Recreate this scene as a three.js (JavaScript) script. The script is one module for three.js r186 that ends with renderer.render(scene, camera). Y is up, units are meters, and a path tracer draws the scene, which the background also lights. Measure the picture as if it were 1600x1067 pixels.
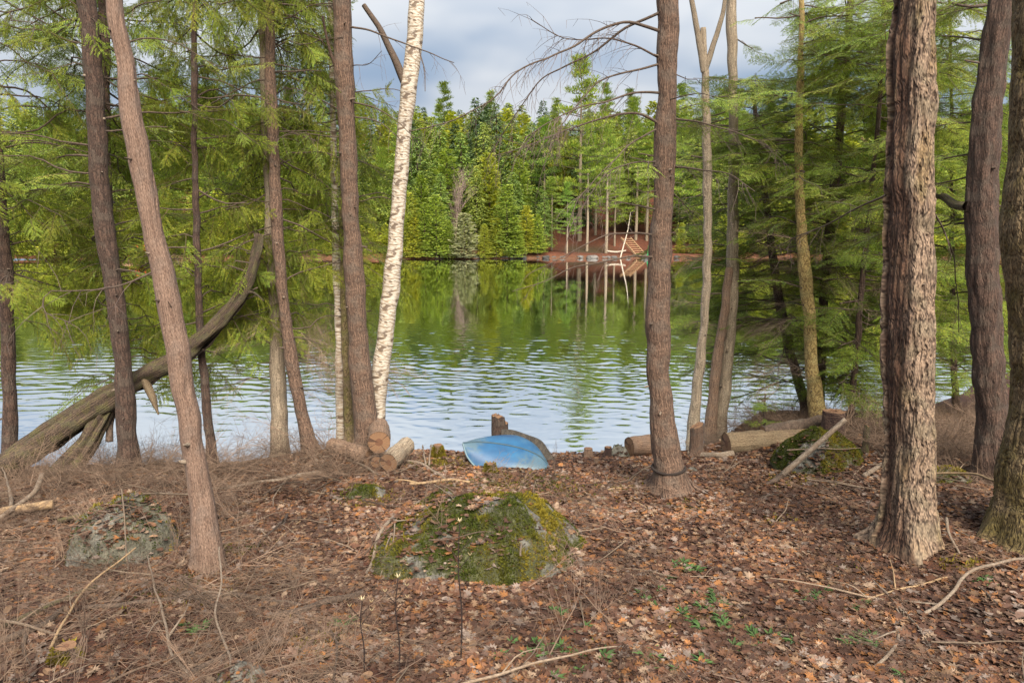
import * as THREE from 'three';
import { mergeGeometries } from 'three/addons/utils/BufferGeometryUtils.js';

// ---------------------------------------------------------------- camera, sky, sun, exposure
const scene = new THREE.Scene();
const EYE = 3.6, PITCH = THREE.MathUtils.degToRad(9), FOCAL = 1142;      // eye above the lake, tilt down, focal length on a 1600 wide frame
const camera = new THREE.PerspectiveCamera(2 * Math.atan(533.5 / FOCAL) * 180 / Math.PI, 1600 / 1067, 0.1, 1000);
camera.position.set(0, EYE, 0);
camera.rotation.x = -PITCH;
const renderer = new THREE.WebGLRenderer({ antialias: true });
renderer.toneMapping = THREE.LinearToneMapping;
renderer.toneMappingExposure = 6.4;
renderer.shadowMap.enabled = true;
const SKY_LEVEL = 0.135;
const sun = new THREE.DirectionalLight(0xfff4e4, 1.5);
sun.name = 'sun';
sun.position.set(4, 15, 6); sun.target.position.set(0, 0, -9);
sun.castShadow = true; sun.shadow.radius = 75; sun.shadow.mapSize.set(2048, 2048);
Object.assign(sun.shadow.camera, { left: -22, right: 22, top: 22, bottom: -22, near: 1, far: 60 });
scene.add(sun, sun.target);

// ---------------------------------------------------------------- numbers and noise
function rng(seed) { let a = seed >>> 0; return () => { a = (a + 0x6d2b79f5) | 0; let t = Math.imul(a ^ (a >>> 15), 1 | a); t = (t + Math.imul(t ^ (t >>> 7), 61 | t)) ^ t; return ((t ^ (t >>> 14)) >>> 0) / 4294967296; }; }
const { lerp, clamp } = THREE.MathUtils, V = (x, y, z) => new THREE.Vector3(x, y, z);
const sm = (a, b, x) => { const t = clamp((x - a) / (b - a), 0, 1); return t * t * (3 - 2 * t); };
const PERM = (() => { const r = rng(7), p = Array.from({ length: 256 }, (_, i) => i); for (let i = 255; i > 0; i--) { const j = Math.floor(r() * (i + 1)); [p[i], p[j]] = [p[j], p[i]]; } return Uint8Array.from({ length: 512 }, (_, i) => p[i & 255]); })();
const GR = [[1, 1, 0], [-1, 1, 0], [1, -1, 0], [-1, -1, 0], [1, 0, 1], [-1, 0, 1], [1, 0, -1], [-1, 0, -1], [0, 1, 1], [0, -1, 1], [0, 1, -1], [0, -1, -1]];
const fade = (t) => t * t * t * (t * (t * 6 - 15) + 10);
function noise(x, y, z = 0) {
  const X = Math.floor(x), Y = Math.floor(y), Z = Math.floor(z); x -= X; y -= Y; z -= Z;
  const u = fade(x), v = fade(y), w = fade(z);
  const g = (i, j, k) => { const q = GR[PERM[PERM[PERM[(X + i) & 255] + ((Y + j) & 255)] + ((Z + k) & 255)] % 12]; return q[0] * (x - i) + q[1] * (y - j) + q[2] * (z - k); };
  return lerp(lerp(lerp(g(0, 0, 0), g(1, 0, 0), u), lerp(g(0, 1, 0), g(1, 1, 0), u), v), lerp(lerp(g(0, 0, 1), g(1, 0, 1), u), lerp(g(0, 1, 1), g(1, 1, 1), u), v), w);
}
const fbm = (x, y, z = 0, o = 4) => { let s = 0, a = 1, n = 0; for (let i = 0; i < o; i++) { s += a * noise(x, y, z + i * 7.3); n += a; a *= 0.5; x *= 2.03; y *= 2.03; z *= 2.03; } return s / n; };
function pn(x, y, px, py, s = 0) {                                        // noise that repeats after px, py cells
  const X = Math.floor(x), Y = Math.floor(y); x -= X; y -= Y;
  const w = (a, n) => ((a % n) + n) % n, u = fade(x), v = fade(y);
  const g = (i, j) => { const q = PERM[PERM[(w(X + i, px) + s * 31) & 255] + ((w(Y + j, py) + s * 17) & 255)] * 0.02454369; return Math.cos(q) * (x - i) + Math.sin(q) * (y - j); };
  return 1.4 * lerp(lerp(g(0, 0), g(1, 0), u), lerp(g(0, 1), g(1, 1), u), v);
}

// ---------------------------------------------------------------- sky: even overcast with soft layered cloud
{
  const W = 1024, Hh = 512, d = new Float32Array(W * Hh * 4);
  for (let r = 0; r < Hh; r++) for (let c = 0; c < W; c++) {
    const el = ((r + 0.5) / Hh - 0.5) * Math.PI, az = (c + 0.5) / W * 2 * Math.PI, y = Math.sin(el), k = 1 / (Math.max(y, 0) + 0.28);
    const x = Math.cos(az) * Math.cos(el) * k, z = Math.sin(az) * Math.cos(el) * k;
    let n = 0.5 + 0.85 * fbm(x * 1.25 + 3.1 + 0.5 * fbm(x * 2, z * 2, 9, 2), z * 2.3 + 1.7, 4.2, 5);
    n = sm(0.22, 0.72, n);
    const lift = (1 + 1.1 * Math.max(0, y)) / 1.35, o = (r * W + c) * 4;                                // an overcast sky is brighter overhead
    d[o] = lerp(0.42, 0.98, n) * lift; d[o + 1] = lerp(0.57, 1.03, n) * lift; d[o + 2] = lerp(0.79, 1.10, n) * lift; d[o + 3] = 1;
    if (y < 0) for (let i = 0; i < 3; i++) d[o + i] = 0.35;
  }
  const t = new THREE.DataTexture(d, W, Hh, THREE.RGBAFormat, THREE.FloatType);
  t.mapping = THREE.EquirectangularReflectionMapping; t.magFilter = THREE.LinearFilter; t.minFilter = THREE.LinearFilter; t.needsUpdate = true;
  scene.background = t; scene.environment = t;
  scene.backgroundIntensity = SKY_LEVEL; scene.environmentIntensity = SKY_LEVEL;
}

// ---------------------------------------------------------------- the land round the lake (lake level is y = 0)
const shoreZ = (x) => -11.15 + 0.75 * sm(-1.5, -4.5, x) - 2.6 * sm(2.6, 5.2, x) - 4 * sm(7, 13, x) + 2.2 * sm(-7, -14, x) * 0 + 0.16 * noise(x * 1.1, 3.3) + 0.07 * noise(x * 4, 8.1);
const MOUNDS = [[-2.75, -10.0, 0.75, 0.16], [-3.9, -9.3, 1.0, 0.14], [-1.1, -10.2, 0.6, 0.10], [-5.2, -8.6, 1.2, 0.2], [-0.5, -7.2, 1.4, 0.10], [-0.62, -5.45, 0.40, 0.12], [5.1, -10.6, 1.3, 0.12], [-1.75, -8.7, 0.45, 0.10], [3.5, -5.5, 1.6, 0.05], [-3.0, -6.2, 1.2, 0.1], [6.8, -8.6, 1.3, 0.15]];
function ground(x, z) {
  const d = z - shoreZ(x);
  if (d < 0) return Math.max(-2.5, d * 0.45) ;
  let h = 0.11 * sm(0, 0.3, d) + 0.088 * Math.min(d, 14);
  for (const [mx, mz, r, a] of MOUNDS) { const q = ((x - mx) ** 2 + (z - mz) ** 2) / (r * r); if (q < 6) h += a * Math.exp(-q) * sm(0, 0.4, d); }
  return h + sm(0, 1, d) * (0.10 * fbm(x * 0.55, z * 0.55, 2.2, 3) + 0.028 * fbm(x * 2.6, z * 2.6, 5.2, 3));
}
const farShore = (x) => -82 + 2.4 * noise(x * 0.05, 1.5) + 0.8 * noise(x * 0.3, 4.5) + 3.5 * sm(-22, -34, x);
function farGround(x, z) {
  const d = farShore(x) - z;
  if (d < 0) return Math.max(-1.5, d * 0.3);
  return 0.45 * sm(0, 1.2, d) + 0.16 * d * sm(0, 14, d) + 2.5 * sm(14, 45, d) + 0.6 * fbm(x * 0.13, z * 0.13, 1, 3) * sm(0, 5, d);
}
// a place on a photo-sized frame to a place in the world: along the line of sight to a given distance, or to the ground
const cp = Math.cos(PITCH), sp = Math.sin(PITCH);
function sight(px, py) { const x = (px - 800) / FOCAL, y = -(py - 533.5) / FOCAL; return V(x, y * cp - sp, -(y * sp + cp)); }
function at(px, py, depth) { const d = sight(px, py); return d.multiplyScalar(depth / -d.z).add(V(0, EYE, 0)); }
function land(px, py) {
  const d = sight(px, py); let t = 2.5;
  for (; t < 30; t += 0.02) { const x = d.x * t, z = d.z * t; if (EYE + d.y * t < ground(x, z)) break; }
  return V(d.x * t, ground(d.x * t, d.z * t), d.z * t);
}
for (const [px, py, r, a] of [[326, 880, 0.40, 0.07], [1049, 760, 0.55, 0.10], [1418, 845, 0.60, 0.09], [1620, 820, 0.7, 0.1]]) { const p = land(px, py); MOUNDS.push([p.x, p.z, r, a]); }
function frameOf(p) { const y = p.y - EYE, c = y * cp - p.z * sp * -1, yy = y * cp + -p.z * sp, zz = -(y * sp) + -p.z * cp; return [800 + FOCAL * p.x / zz, 533.5 - FOCAL * yy / zz]; }

// ---------------------------------------------------------------- helpers: names, groups, geometry
const taken = {};
function numbered(name) { const n = taken[name] = (taken[name] ?? -1) + 1; return n ? name + '_' + String(n).padStart(3, '0') : name; }
function tag(o, label, category, group, kind) { o.userData.label = label; if (category) o.userData.category = category; if (group) o.userData.group = group; if (kind) o.userData.kind = kind; return o; }
function thing(name, label, category, position = V(0, 0, 0), group) { const o = new THREE.Group(); o.name = numbered(name); o.position.copy(position); scene.add(o); return tag(o, label, category, group); }
function mesh(name, geo, mat, parent) { const m = new THREE.Mesh(geo, mat); m.name = parent ? name : numbered(name); m.castShadow = m.receiveShadow = true; (parent ?? scene).add(m); return m; }
function shifted(geo, p) { geo.translate(-p.x, -p.y, -p.z); return geo; }  // geometry built in world places, put under a thing that stands at p
class Soup {                                                              // loose triangles with colours
  constructor() { this.p = []; this.c = []; }
  tri(a, b, c, col) { this.p.push(a.x, a.y, a.z, b.x, b.y, b.z, c.x, c.y, c.z); for (let i = 0; i < 3; i++) this.c.push(col[0], col[1], col[2]); }
  kite(base, dir, side, len, wid, col, sag = 0) {
    const m = base.clone().addScaledVector(dir, len * 0.45), tip = base.clone().addScaledVector(dir, len); tip.y -= sag;
    const l = m.clone().addScaledVector(side, wid / 2), r = m.clone().addScaledVector(side, -wid / 2);
    this.tri(base, l, tip, col); this.tri(base, tip, r, col);
  }
  rod(a, b, ra, rb, col, n = 3) {
    const d = b.clone().sub(a).normalize(), u = (Math.abs(d.y) < 0.9 ? V(0, 1, 0) : V(1, 0, 0)).cross(d).normalize(), w = d.clone().cross(u), ring = (c, r) => Array.from({ length: n }, (_, i) => c.clone().addScaledVector(u, Math.cos(i * 2 * Math.PI / n) * r).addScaledVector(w, Math.sin(i * 2 * Math.PI / n) * r));
    const A = ring(a, ra), B = ring(b, rb);
    for (let i = 0; i < n; i++) { const j = (i + 1) % n; this.tri(A[i], A[j], B[j], col); this.tri(A[i], B[j], B[i], col); }
  }
  build() {
    const g = new THREE.BufferGeometry();
    g.setAttribute('position', new THREE.BufferAttribute(new Float32Array(this.p), 3)); g.setAttribute('color', new THREE.BufferAttribute(new Float32Array(this.c), 3));
    g.computeVertexNormals(); return g;
  }
}
// a tapered, bent tube: points with radii; uv in whole repeats round and metres along; relief(x, y, z, angle, s) pushes the surface out
function limb(pts, radii, { round = 10, step = 0.1, tile = 0.35, tileV = 0.7, relief, capStart, capEnd = true, kink = 0, seed = 1, color } = {}) {
  const curve = new THREE.CatmullRomCurve3(pts, false, 'centripetal'), L = curve.getLength(), n = Math.max(2, Math.round(L / step)), P = curve.getSpacedPoints(n);
  const lens = [0]; for (let i = 1; i < pts.length; i++) lens.push(lens[i - 1] + pts[i].distanceTo(pts[i - 1]));
  const rad = (s) => { const q = s * lens.at(-1); let i = 1; while (i < lens.length - 1 && lens[i] < q) i++; return lerp(radii[i - 1], radii[i], clamp((q - lens[i - 1]) / (lens[i] - lens[i - 1]), 0, 1)); };
  if (kink) for (let i = 1; i < P.length; i++) { const s = i / n * L; P[i].x += kink * noise(s * 3.1, seed, 1); P[i].y += kink * noise(s * 3.1, seed, 5); P[i].z += kink * noise(s * 3.1, seed, 9); }
  const pos = [], uv = [], idx = [], col = [], mean = radii.reduce((a, b) => a + b) / radii.length, rep = Math.max(1, Math.round(2 * Math.PI * mean / tile));
  let u = V(1, 0, 0), prev;
  for (let i = 0; i <= n; i++) {
    const t = P[Math.min(i + 1, n)].clone().sub(P[Math.max(i - 1, 0)]).normalize();
    u = prev ? u.addScaledVector(t, -u.dot(t)).normalize() : (Math.abs(t.x) < 0.9 ? V(1, 0, 0) : V(0, 0, 1)).addScaledVector(t, -(Math.abs(t.x) < 0.9 ? t.x : t.z)).normalize(); prev = t;
    const w = t.clone().cross(u), r = rad(i / n), s = i / n * L;
    for (let j = 0; j <= round; j++) {
      const a = j / round * 2 * Math.PI, dx = u.clone().multiplyScalar(Math.cos(a)).addScaledVector(w, Math.sin(a)), q = P[i].clone().addScaledVector(dx, r);
      if (relief) q.addScaledVector(dx, relief(q.x, q.y, q.z, a, s));
      pos.push(q.x, q.y, q.z); uv.push(j / round * rep, s / tileV); if (color) col.push(...color(q.x, q.y, q.z, a));
      if (i < n && j < round) { const k = i * (round + 1) + j; idx.push(k, k + 1, k + round + 2, k, k + round + 2, k + round + 1); }
    }
  }
  for (const [on, i, f] of [[capStart, 0, 0], [capEnd, n, 1]]) if (on) {
    const c = pos.length / 3; pos.push(P[i].x, P[i].y, P[i].z); uv.push(rep / 2, i / n * L / tileV); if (color) col.push(1, 1, 1);
    for (let j = 0; j < round; j++) { const k = i * (round + 1) + j; f ? idx.push(k, k + 1, c) : idx.push(k + 1, k, c); }
  }
  const g = new THREE.BufferGeometry();
  g.setAttribute('position', new THREE.BufferAttribute(new Float32Array(pos), 3)); g.setAttribute('uv', new THREE.BufferAttribute(new Float32Array(uv), 2));
  if (color) g.setAttribute('color', new THREE.BufferAttribute(new Float32Array(col), 3));
  g.setIndex(idx); g.computeVertexNormals();
  const N = g.attributes.normal;                                          // close the seam
  for (let i = 0; i <= n; i++) { const a = i * (round + 1), b = a + round, v = V(N.getX(a) + N.getX(b), N.getY(a) + N.getY(b), N.getZ(a) + N.getZ(b)).normalize(); N.setXYZ(a, v.x, v.y, v.z); N.setXYZ(b, v.x, v.y, v.z); }
  return g;
}
function sheet(xs, zs, height, color, uvScale = 1) {
  const nx = xs.length, nz = zs.length, pos = new Float32Array(nx * nz * 3), uv = new Float32Array(nx * nz * 2), col = color && new Float32Array(nx * nz * 3), idx = [];
  for (let j = 0; j < nz; j++) for (let i = 0; i < nx; i++) {
    const k = j * nx + i, y = height(xs[i], zs[j]);
    pos.set([xs[i], y, zs[j]], k * 3); uv.set([xs[i] * uvScale, zs[j] * uvScale], k * 2);
    if (col) col.set(color(xs[i], zs[j], y), k * 3);
    if (i < nx - 1 && j < nz - 1) idx.push(k, k + nx, k + 1, k + 1, k + nx, k + nx + 1);
  }
  const g = new THREE.BufferGeometry();
  g.setAttribute('position', new THREE.BufferAttribute(pos, 3)); g.setAttribute('uv', new THREE.BufferAttribute(uv, 2));
  if (col) g.setAttribute('color', new THREE.BufferAttribute(col, 3));
  g.setIndex(idx); g.computeVertexNormals(); return g;
}
const steps = (...seg) => { const o = []; for (const [a, b, s] of seg) { const n = Math.max(1, Math.round(Math.abs(b - a) / s)); for (let i = 0; i < n; i++) o.push(a + (b - a) * i / n); } o.push(seg.at(-1)[1]); return o; };

// ---------------------------------------------------------------- textures and materials
function maps(w, h, f) {                                                  // f(u, v) -> [r, g, b (sRGB 0..255), height 0..1]
  const a = new Uint8Array(w * h * 4), b = new Uint8Array(w * h * 4);
  for (let y = 0; y < h; y++) for (let x = 0; x < w; x++) { const q = f((x + 0.5) / w, (y + 0.5) / h), o = (y * w + x) * 4, z = clamp(q[3], 0, 1) * 255; a.set([clamp(q[0], 0, 255), clamp(q[1], 0, 255), clamp(q[2], 0, 255), 255], o); b.set([z, z, z, 255], o); }
  return [a, b].map((d, i) => { const t = new THREE.DataTexture(d, w, h); t.wrapS = t.wrapT = THREE.RepeatWrapping; t.magFilter = THREE.LinearFilter; t.minFilter = THREE.LinearMipmapLinearFilter; t.generateMipmaps = true; if (!i) t.colorSpace = THREE.SRGBColorSpace; t.needsUpdate = true; return t; });
}
const mixc = (a, b, t) => [0, 1, 2].map((i) => lerp(a[i], b[i], clamp(t, 0, 1)));
function bark(furrow, plate, tint, { nu = 10, nv = 4, s = 0, bump = 0.012, moss = 0, mossCol = [120, 124, 52], w = 256, h = 512, rough = 1 } = {}) {
  const [map, bumpMap] = maps(w, h, (u, v) => {
    const q = (nv < 3 ? 0.02 : 0.035) * pn(u * 4, v * 5, 4, 5, s + 3) + 0.012 * pn(u * 16, v * 14, 16, 14, s + 13), a = u + q, r1 = Math.abs(pn(a * nu, v * nv, nu, nv, s)), r2 = Math.abs(pn(a * nu * 2, v * nv * 2, nu * 2, nv * 2, s + 5)), r3 = pn(a * nu * 5, v * nv * 3, nu * 5, nv * 3, s + 6);
    const flake = pn(u * 30, v * 22, 30, 22, s + 7), fine = pn(u * 90, v * 40, 90, 40, s + 9), hh = clamp(0.22 + rough * (0.95 * Math.pow(r1, 0.7) + 0.55 * r2) + 0.28 * r3 + 0.20 * flake, 0, 1);
    let c = mixc(furrow, plate, hh + 0.25 * fine); c = mixc(c, tint, 0.6 * sm(-0.05, 0.45, pn(u * 3, v * 5, 3, 5, s + 11) + 0.3 * flake));
    if (moss) c = mixc(c, mossCol, moss * sm(-0.1, 0.45, pn(u * 5, v * 9, 5, 9, s + 2) + 0.4 * fine));
    return [...c.map((x) => x * (1 + 0.25 * fine + 0.12 * flake)), hh + 0.14 * fine];
  });
  return new THREE.MeshStandardMaterial({ map, bumpMap, bumpScale: bump, roughness: 0.95, color: new THREE.Color().setRGB(0.68, 0.68, 0.68) });
}
const M = {
  hemlock: bark([72, 54, 44], [130, 104, 86], [112, 98, 86], { nu: 16, nv: 4, s: 1, bump: 0.010 }),
  hemlockDark: bark([50, 37, 31], [104, 81, 68], [90, 80, 70], { nu: 14, nv: 3, s: 2, bump: 0.012 }),
  cedarBark: bark([92, 70, 56], [150, 122, 100], [128, 108, 92], { nu: 16, nv: 2, s: 3, bump: 0.006 }),
  bareCedar: bark([106, 82, 68], [146, 120, 103], [132, 112, 99], { nu: 14, nv: 1, s: 4, bump: 0.003 }),
  greyCedar: bark([106, 92, 76], [178, 160, 136], [152, 138, 118], { nu: 14, nv: 2, s: 5, bump: 0.006 }),
  yellowBark: bark([112, 88, 52], [200, 172, 112], [172, 156, 104], { nu: 10, nv: 6, s: 6, bump: 0.008 }),
  mossyBark: bark([84, 70, 46], [140, 122, 84], [128, 116, 84], { nu: 12, nv: 8, s: 7, bump: 0.012, moss: 0.5, mossCol: [126, 122, 62] }),
  deadLog: bark([58, 46, 36], [118, 100, 80], [104, 100, 70], { nu: 14, nv: 1, s: 8, bump: 0.008, moss: 0.35, mossCol: [116, 116, 52] }),
  oldLog: bark([50, 39, 31], [104, 86, 68], [92, 88, 62], { nu: 14, nv: 1, s: 8, bump: 0.012, moss: 0.35, mossCol: [100, 100, 46] }),
  paleLog: bark([92, 74, 54], [150, 130, 102], [128, 112, 88], { nu: 12, nv: 1, s: 9, bump: 0.005 }),
  maple: bark([66, 50, 41], [158, 134, 112], [136, 122, 100], { nu: 14, nv: 5, s: 14, bump: 0.02, w: 512, h: 1024, rough: 1.2 }),
  paleShaggy: bark([74, 62, 46], [144, 126, 98], [126, 114, 84], { nu: 14, nv: 9, s: 15, bump: 0.014, w: 512, h: 1024 }),
  mapleScar: bark([40, 28, 25], [96, 70, 60], [84, 60, 52], { nu: 18, nv: 2, s: 10, bump: 0.015 }),
  stick: bark([104, 88, 74], [158, 142, 124], [140, 120, 100], { nu: 4, nv: 6, s: 11, bump: 0.002 }),
  stickDark: bark([62, 50, 42], [110, 92, 78], [98, 88, 76], { nu: 4, nv: 6, s: 12, bump: 0.002 }),
  stickTan: bark([134, 106, 76], [186, 156, 118], [170, 144, 112], { nu: 4, nv: 4, s: 13, bump: 0.001 }),
};
{
  const [map, bumpMap] = maps(256, 512, (u, v) => {
    const len = pn(u * 5, v * 70, 5, 70, 2), band = pn(u * 2, v * 11, 2, 11, 5), fine = pn(u * 50, v * 60, 50, 60, 1), wide = pn(u * 3, v * 26, 3, 26, 7);
    let c = mixc([206, 196, 180], [160, 140, 116], sm(-0.25, 0.5, wide + 0.4 * fine));
    const k = Math.max(sm(0.34, 0.5, len + 0.25 * band), sm(0.30, 0.46, band + 0.35 * wide) * 0.9);
    c = mixc(c, [82, 66, 54], k * 0.75);
    return [...c.map((x) => x * (1 + 0.08 * fine)), 0.6 - 0.4 * k + 0.15 * wide];
  });
  M.birch = new THREE.MeshStandardMaterial({ color: new THREE.Color().setRGB(0.85, 0.85, 0.85), map, bumpMap, bumpScale: 0.006, roughness: 0.8 });
}
const cutWood = (() => {                                                  // end grain: rings round the middle of a disc
  const [map, bumpMap] = maps(256, 256, (u, v) => { const x = u - 0.5, y = v - 0.5, r = Math.hypot(x, y) * 2 + 0.03 * noise(u * 9, v * 9), k = 0.5 + 0.5 * Math.sin(r * 70), n = noise(u * 40, v * 40, 3); let c = mixc([112, 80, 56], [158, 122, 90], 0.5 * k + 0.3 + 0.4 * n); if (r < 0.35) c = mixc(c, [98, 62, 44], 0.6); const a = Math.atan2(y, x); if (Math.abs(noise(a * 3, 5)) < 0.03 * r) c = mixc(c, [60, 40, 30], 0.7); return [...c, 0.5 + 0.2 * k + 0.3 * n]; });
  return new THREE.MeshStandardMaterial({ map, bumpMap, bumpScale: 0.002, roughness: 0.9, color: new THREE.Color().setRGB(0.8, 0.8, 0.8) });
})();
const leafy = (o = {}) => new THREE.MeshPhysicalMaterial({ color: 0xffffff, vertexColors: true, roughness: 0.75, specularIntensity: 0.4, transmission: 0.5, thickness: 0, side: THREE.DoubleSide, ...o });
const M_leaf = leafy(), M_farLeaf = leafy({ transmission: 0.4 }), M_twig = new THREE.MeshStandardMaterial({ color: new THREE.Color().setRGB(0.86, 0.86, 0.86), vertexColors: true, roughness: 0.95 }), M_litter = leafy({ color: new THREE.Color().setRGB(1.0, 1.0, 1.0), transmission: 0.12, roughness: 0.7 }), M_moss = leafy({ color: new THREE.Color().setRGB(0.88, 0.88, 0.88), transmission: 0.2, roughness: 0.95, specularIntensity: 0.1 });

M.paleShaggy.vertexColors = true;
// ---------------------------------------------------------------- ground, far bank, lake
const MOSSY = [[575, 772, 0.32, 0.9], [560, 765, 0.2, 0.8], [690, 722, 0.32, 0.9], [660, 728, 0.2, 0.6], [705, 757, 0.2, 0.7], [790, 752, 0.55, 0.7], [370, 858, 0.22, 0.9], [1085, 792, 0.2, 0.7], [985, 762, 0.16, 0.7], [1215, 815, 0.22, 0.5], [1080, 700, 0.4, 0.7], [1240, 706, 0.25, 0.9], [870, 765, 0.6, 0.45], [960, 762, 0.5, 0.3], [500, 1000, 0.28, 0.5], [530, 1010, 0.2, 0.4], [250, 935, 0.25, 0.5], [1320, 890, 0.14, 0.5], [1505, 880, 0.16, 0.7], [1490, 745, 0.35, 0.8], [330, 920, 0.25, 0.6], [850, 930, 0.2, 0.25], [900, 1030, 0.3, 0.25], [1100, 970, 0.35, 0.3], [1250, 740, 0.4, 0.6]]
  .map(([px, py, r, a]) => { const p = land(px, py); return [p.x, p.z, r, a]; });
const mossAt = (x, z) => { let m = 0; for (const [mx, mz, r, a] of MOSSY) { const q = ((x - mx) ** 2 + (z - mz) ** 2) / (r * r); if (q < 4) m = Math.max(m, a * Math.exp(-q * 1.1)); } return m * sm(-0.45, 0.25, fbm(x * 5, z * 5, 3, 2)) * 1.3; };
const [soilMap, soilBump] = maps(512, 512, (u, v) => {
  const a = pn(u * 12, v * 12, 12, 12, 1), b = pn(u * 40, v * 40, 40, 40, 2), c = pn(u * 110, v * 110, 110, 110, 3), d = pn(u * 70, v * 24, 70, 24, 4), k = 0.5 + 0.35 * a + 0.45 * b + 0.4 * c;
  const col = mixc(mixc([118, 88, 68], [206, 160, 126], k), [172, 128, 106], sm(0.1, 0.5, d)); return [...col, 0.5 + 0.3 * b + 0.3 * c + 0.2 * d];
});
{
  const xs = steps([-60, -14, 2.5], [-14, -8, 0.3], [-8, 8, 0.07], [8, 14, 0.3], [14, 60, 2.5]), zs = steps([-20, -13.5, 0.4], [-13.5, -3, 0.07], [-3, 4, 0.4], [4, 60, 3]);
  const g = sheet(xs, zs, ground, (x, z, y) => {
    const m = mossAt(x, z), n = fbm(x * 0.9, z * 0.9, 7, 3), f = fbm(x * 6, z * 6, 1, 2);
    let c = mixc([0.11, 0.064, 0.042], [0.21, 0.115, 0.070], 0.5 + n * 1.2 + 0.4 * f); c = mixc(c, [0.15, 0.115, 0.085], sm(0.05, 0.45, fbm(x * 1.7, z * 1.7, 9, 2)) * 0.6);
    c = mixc(c, [0.30, 0.32, 0.07], m); if (y < 0.02) c = mixc(c, [0.13, 0.11, 0.08], sm(0.02, -0.3, y));
    return c;
  }, 1 / 1.3);
  const mat = new THREE.MeshStandardMaterial({ color: new THREE.Color().setRGB(0.84, 0.84, 0.84), vertexColors: true, map: soilMap, bumpMap: soilBump, bumpScale: 0.02, roughness: 1 });
  tag(mesh('ground', g, mat), 'brown leaf strewn forest floor sloping to the lake', null, null, 'structure');
  const gf = sheet(steps([-260, -70, 8], [-70, 70, 0.7], [70, 260, 8]), steps([-79, -100, 0.6], [-100, -150, 2.5], [-150, -330, 20]), farGround, (x, z, y) => {
    const n = fbm(x * 0.35, z * 0.35, 2, 3), f = fbm(x * 2, z * 2, 5, 2), d = farShore(x) - z;
    let c = mixc([0.22, 0.105, 0.06], [0.32, 0.165, 0.10], 0.5 + n + 0.4 * f); c = mixc(c, [0.12, 0.13, 0.06], sm(0.05, 0.4, fbm(x * 0.12, z * 0.12, 8, 2) + sm(2, 14, d) * 0.1 - 0.3 * sm(5, 14, x) * sm(30, 16, x)));
    return mixc(c, [0.34, 0.29, 0.24], sm(1.2, 0.2, d) * sm(-0.3, 0.3, f + 0.2));
  }, 1 / 4);
  tag(mesh('far_bank', gf, new THREE.MeshStandardMaterial({ vertexColors: true, map: soilMap, bumpMap: soilBump, bumpScale: 0.06, roughness: 1 })), 'russet slope of the far bank under the trees', null, null, 'structure');
}
{
  const r = rng(41), waves = Array.from({ length: 44 }, () => { const L = 0.14 * Math.pow(4.2, r()), a = -0.25 + (r() + r() - 1) * 1.5, k = 2 * Math.PI / L; return [k * Math.sin(a), k * Math.cos(a), 0.0108 / k * (0.6 + 0.8 * r()), r() * 6.28]; });
  const wind = (x, z) => sm(-36, -20, z) * (0.8 + 0.9 * fbm(x * 0.16, z * 0.3, 6, 2)) * sm(60, 26, Math.abs(x)) * (1 - 0.5 * sm(-18, -11.5, z)) + 0.03;
  const h = (x, z) => { const w = wind(x, z); let s = 0; const wx = x + 0.35 * noise(x * 0.7, z * 0.7, 1), wz = z + 0.35 * noise(x * 0.7, z * 0.7, 6); for (const [kx, kz, a, p] of waves) s += a * Math.sin(kx * wx + kz * wz + p); return s * w; };
  const xs = steps([-300, -40, 20], [-40, -22, 0.6], [-22, -9, 0.16], [-9, 9, 0.05], [9, 22, 0.16], [22, 40, 0.6], [40, 300, 20]), zs = steps([-9.3, -14, 0.04], [-14, -19, 0.06], [-19, -27, 0.10], [-27, -42, 0.2], [-42, -50, 0.6], [-50, -100, 4], [-100, -320, 40]).reverse();
  const g = sheet(xs, zs, h, null, 1);
  const water = new THREE.MeshPhysicalMaterial({ color: new THREE.Color().setRGB(0.78, 0.84, 0.88), roughness: 0.04, metalness: 1 });
  tag(mesh('lake', g, water), 'rippled lake with green reflections of the far forest', null, null, 'structure');
}

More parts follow.
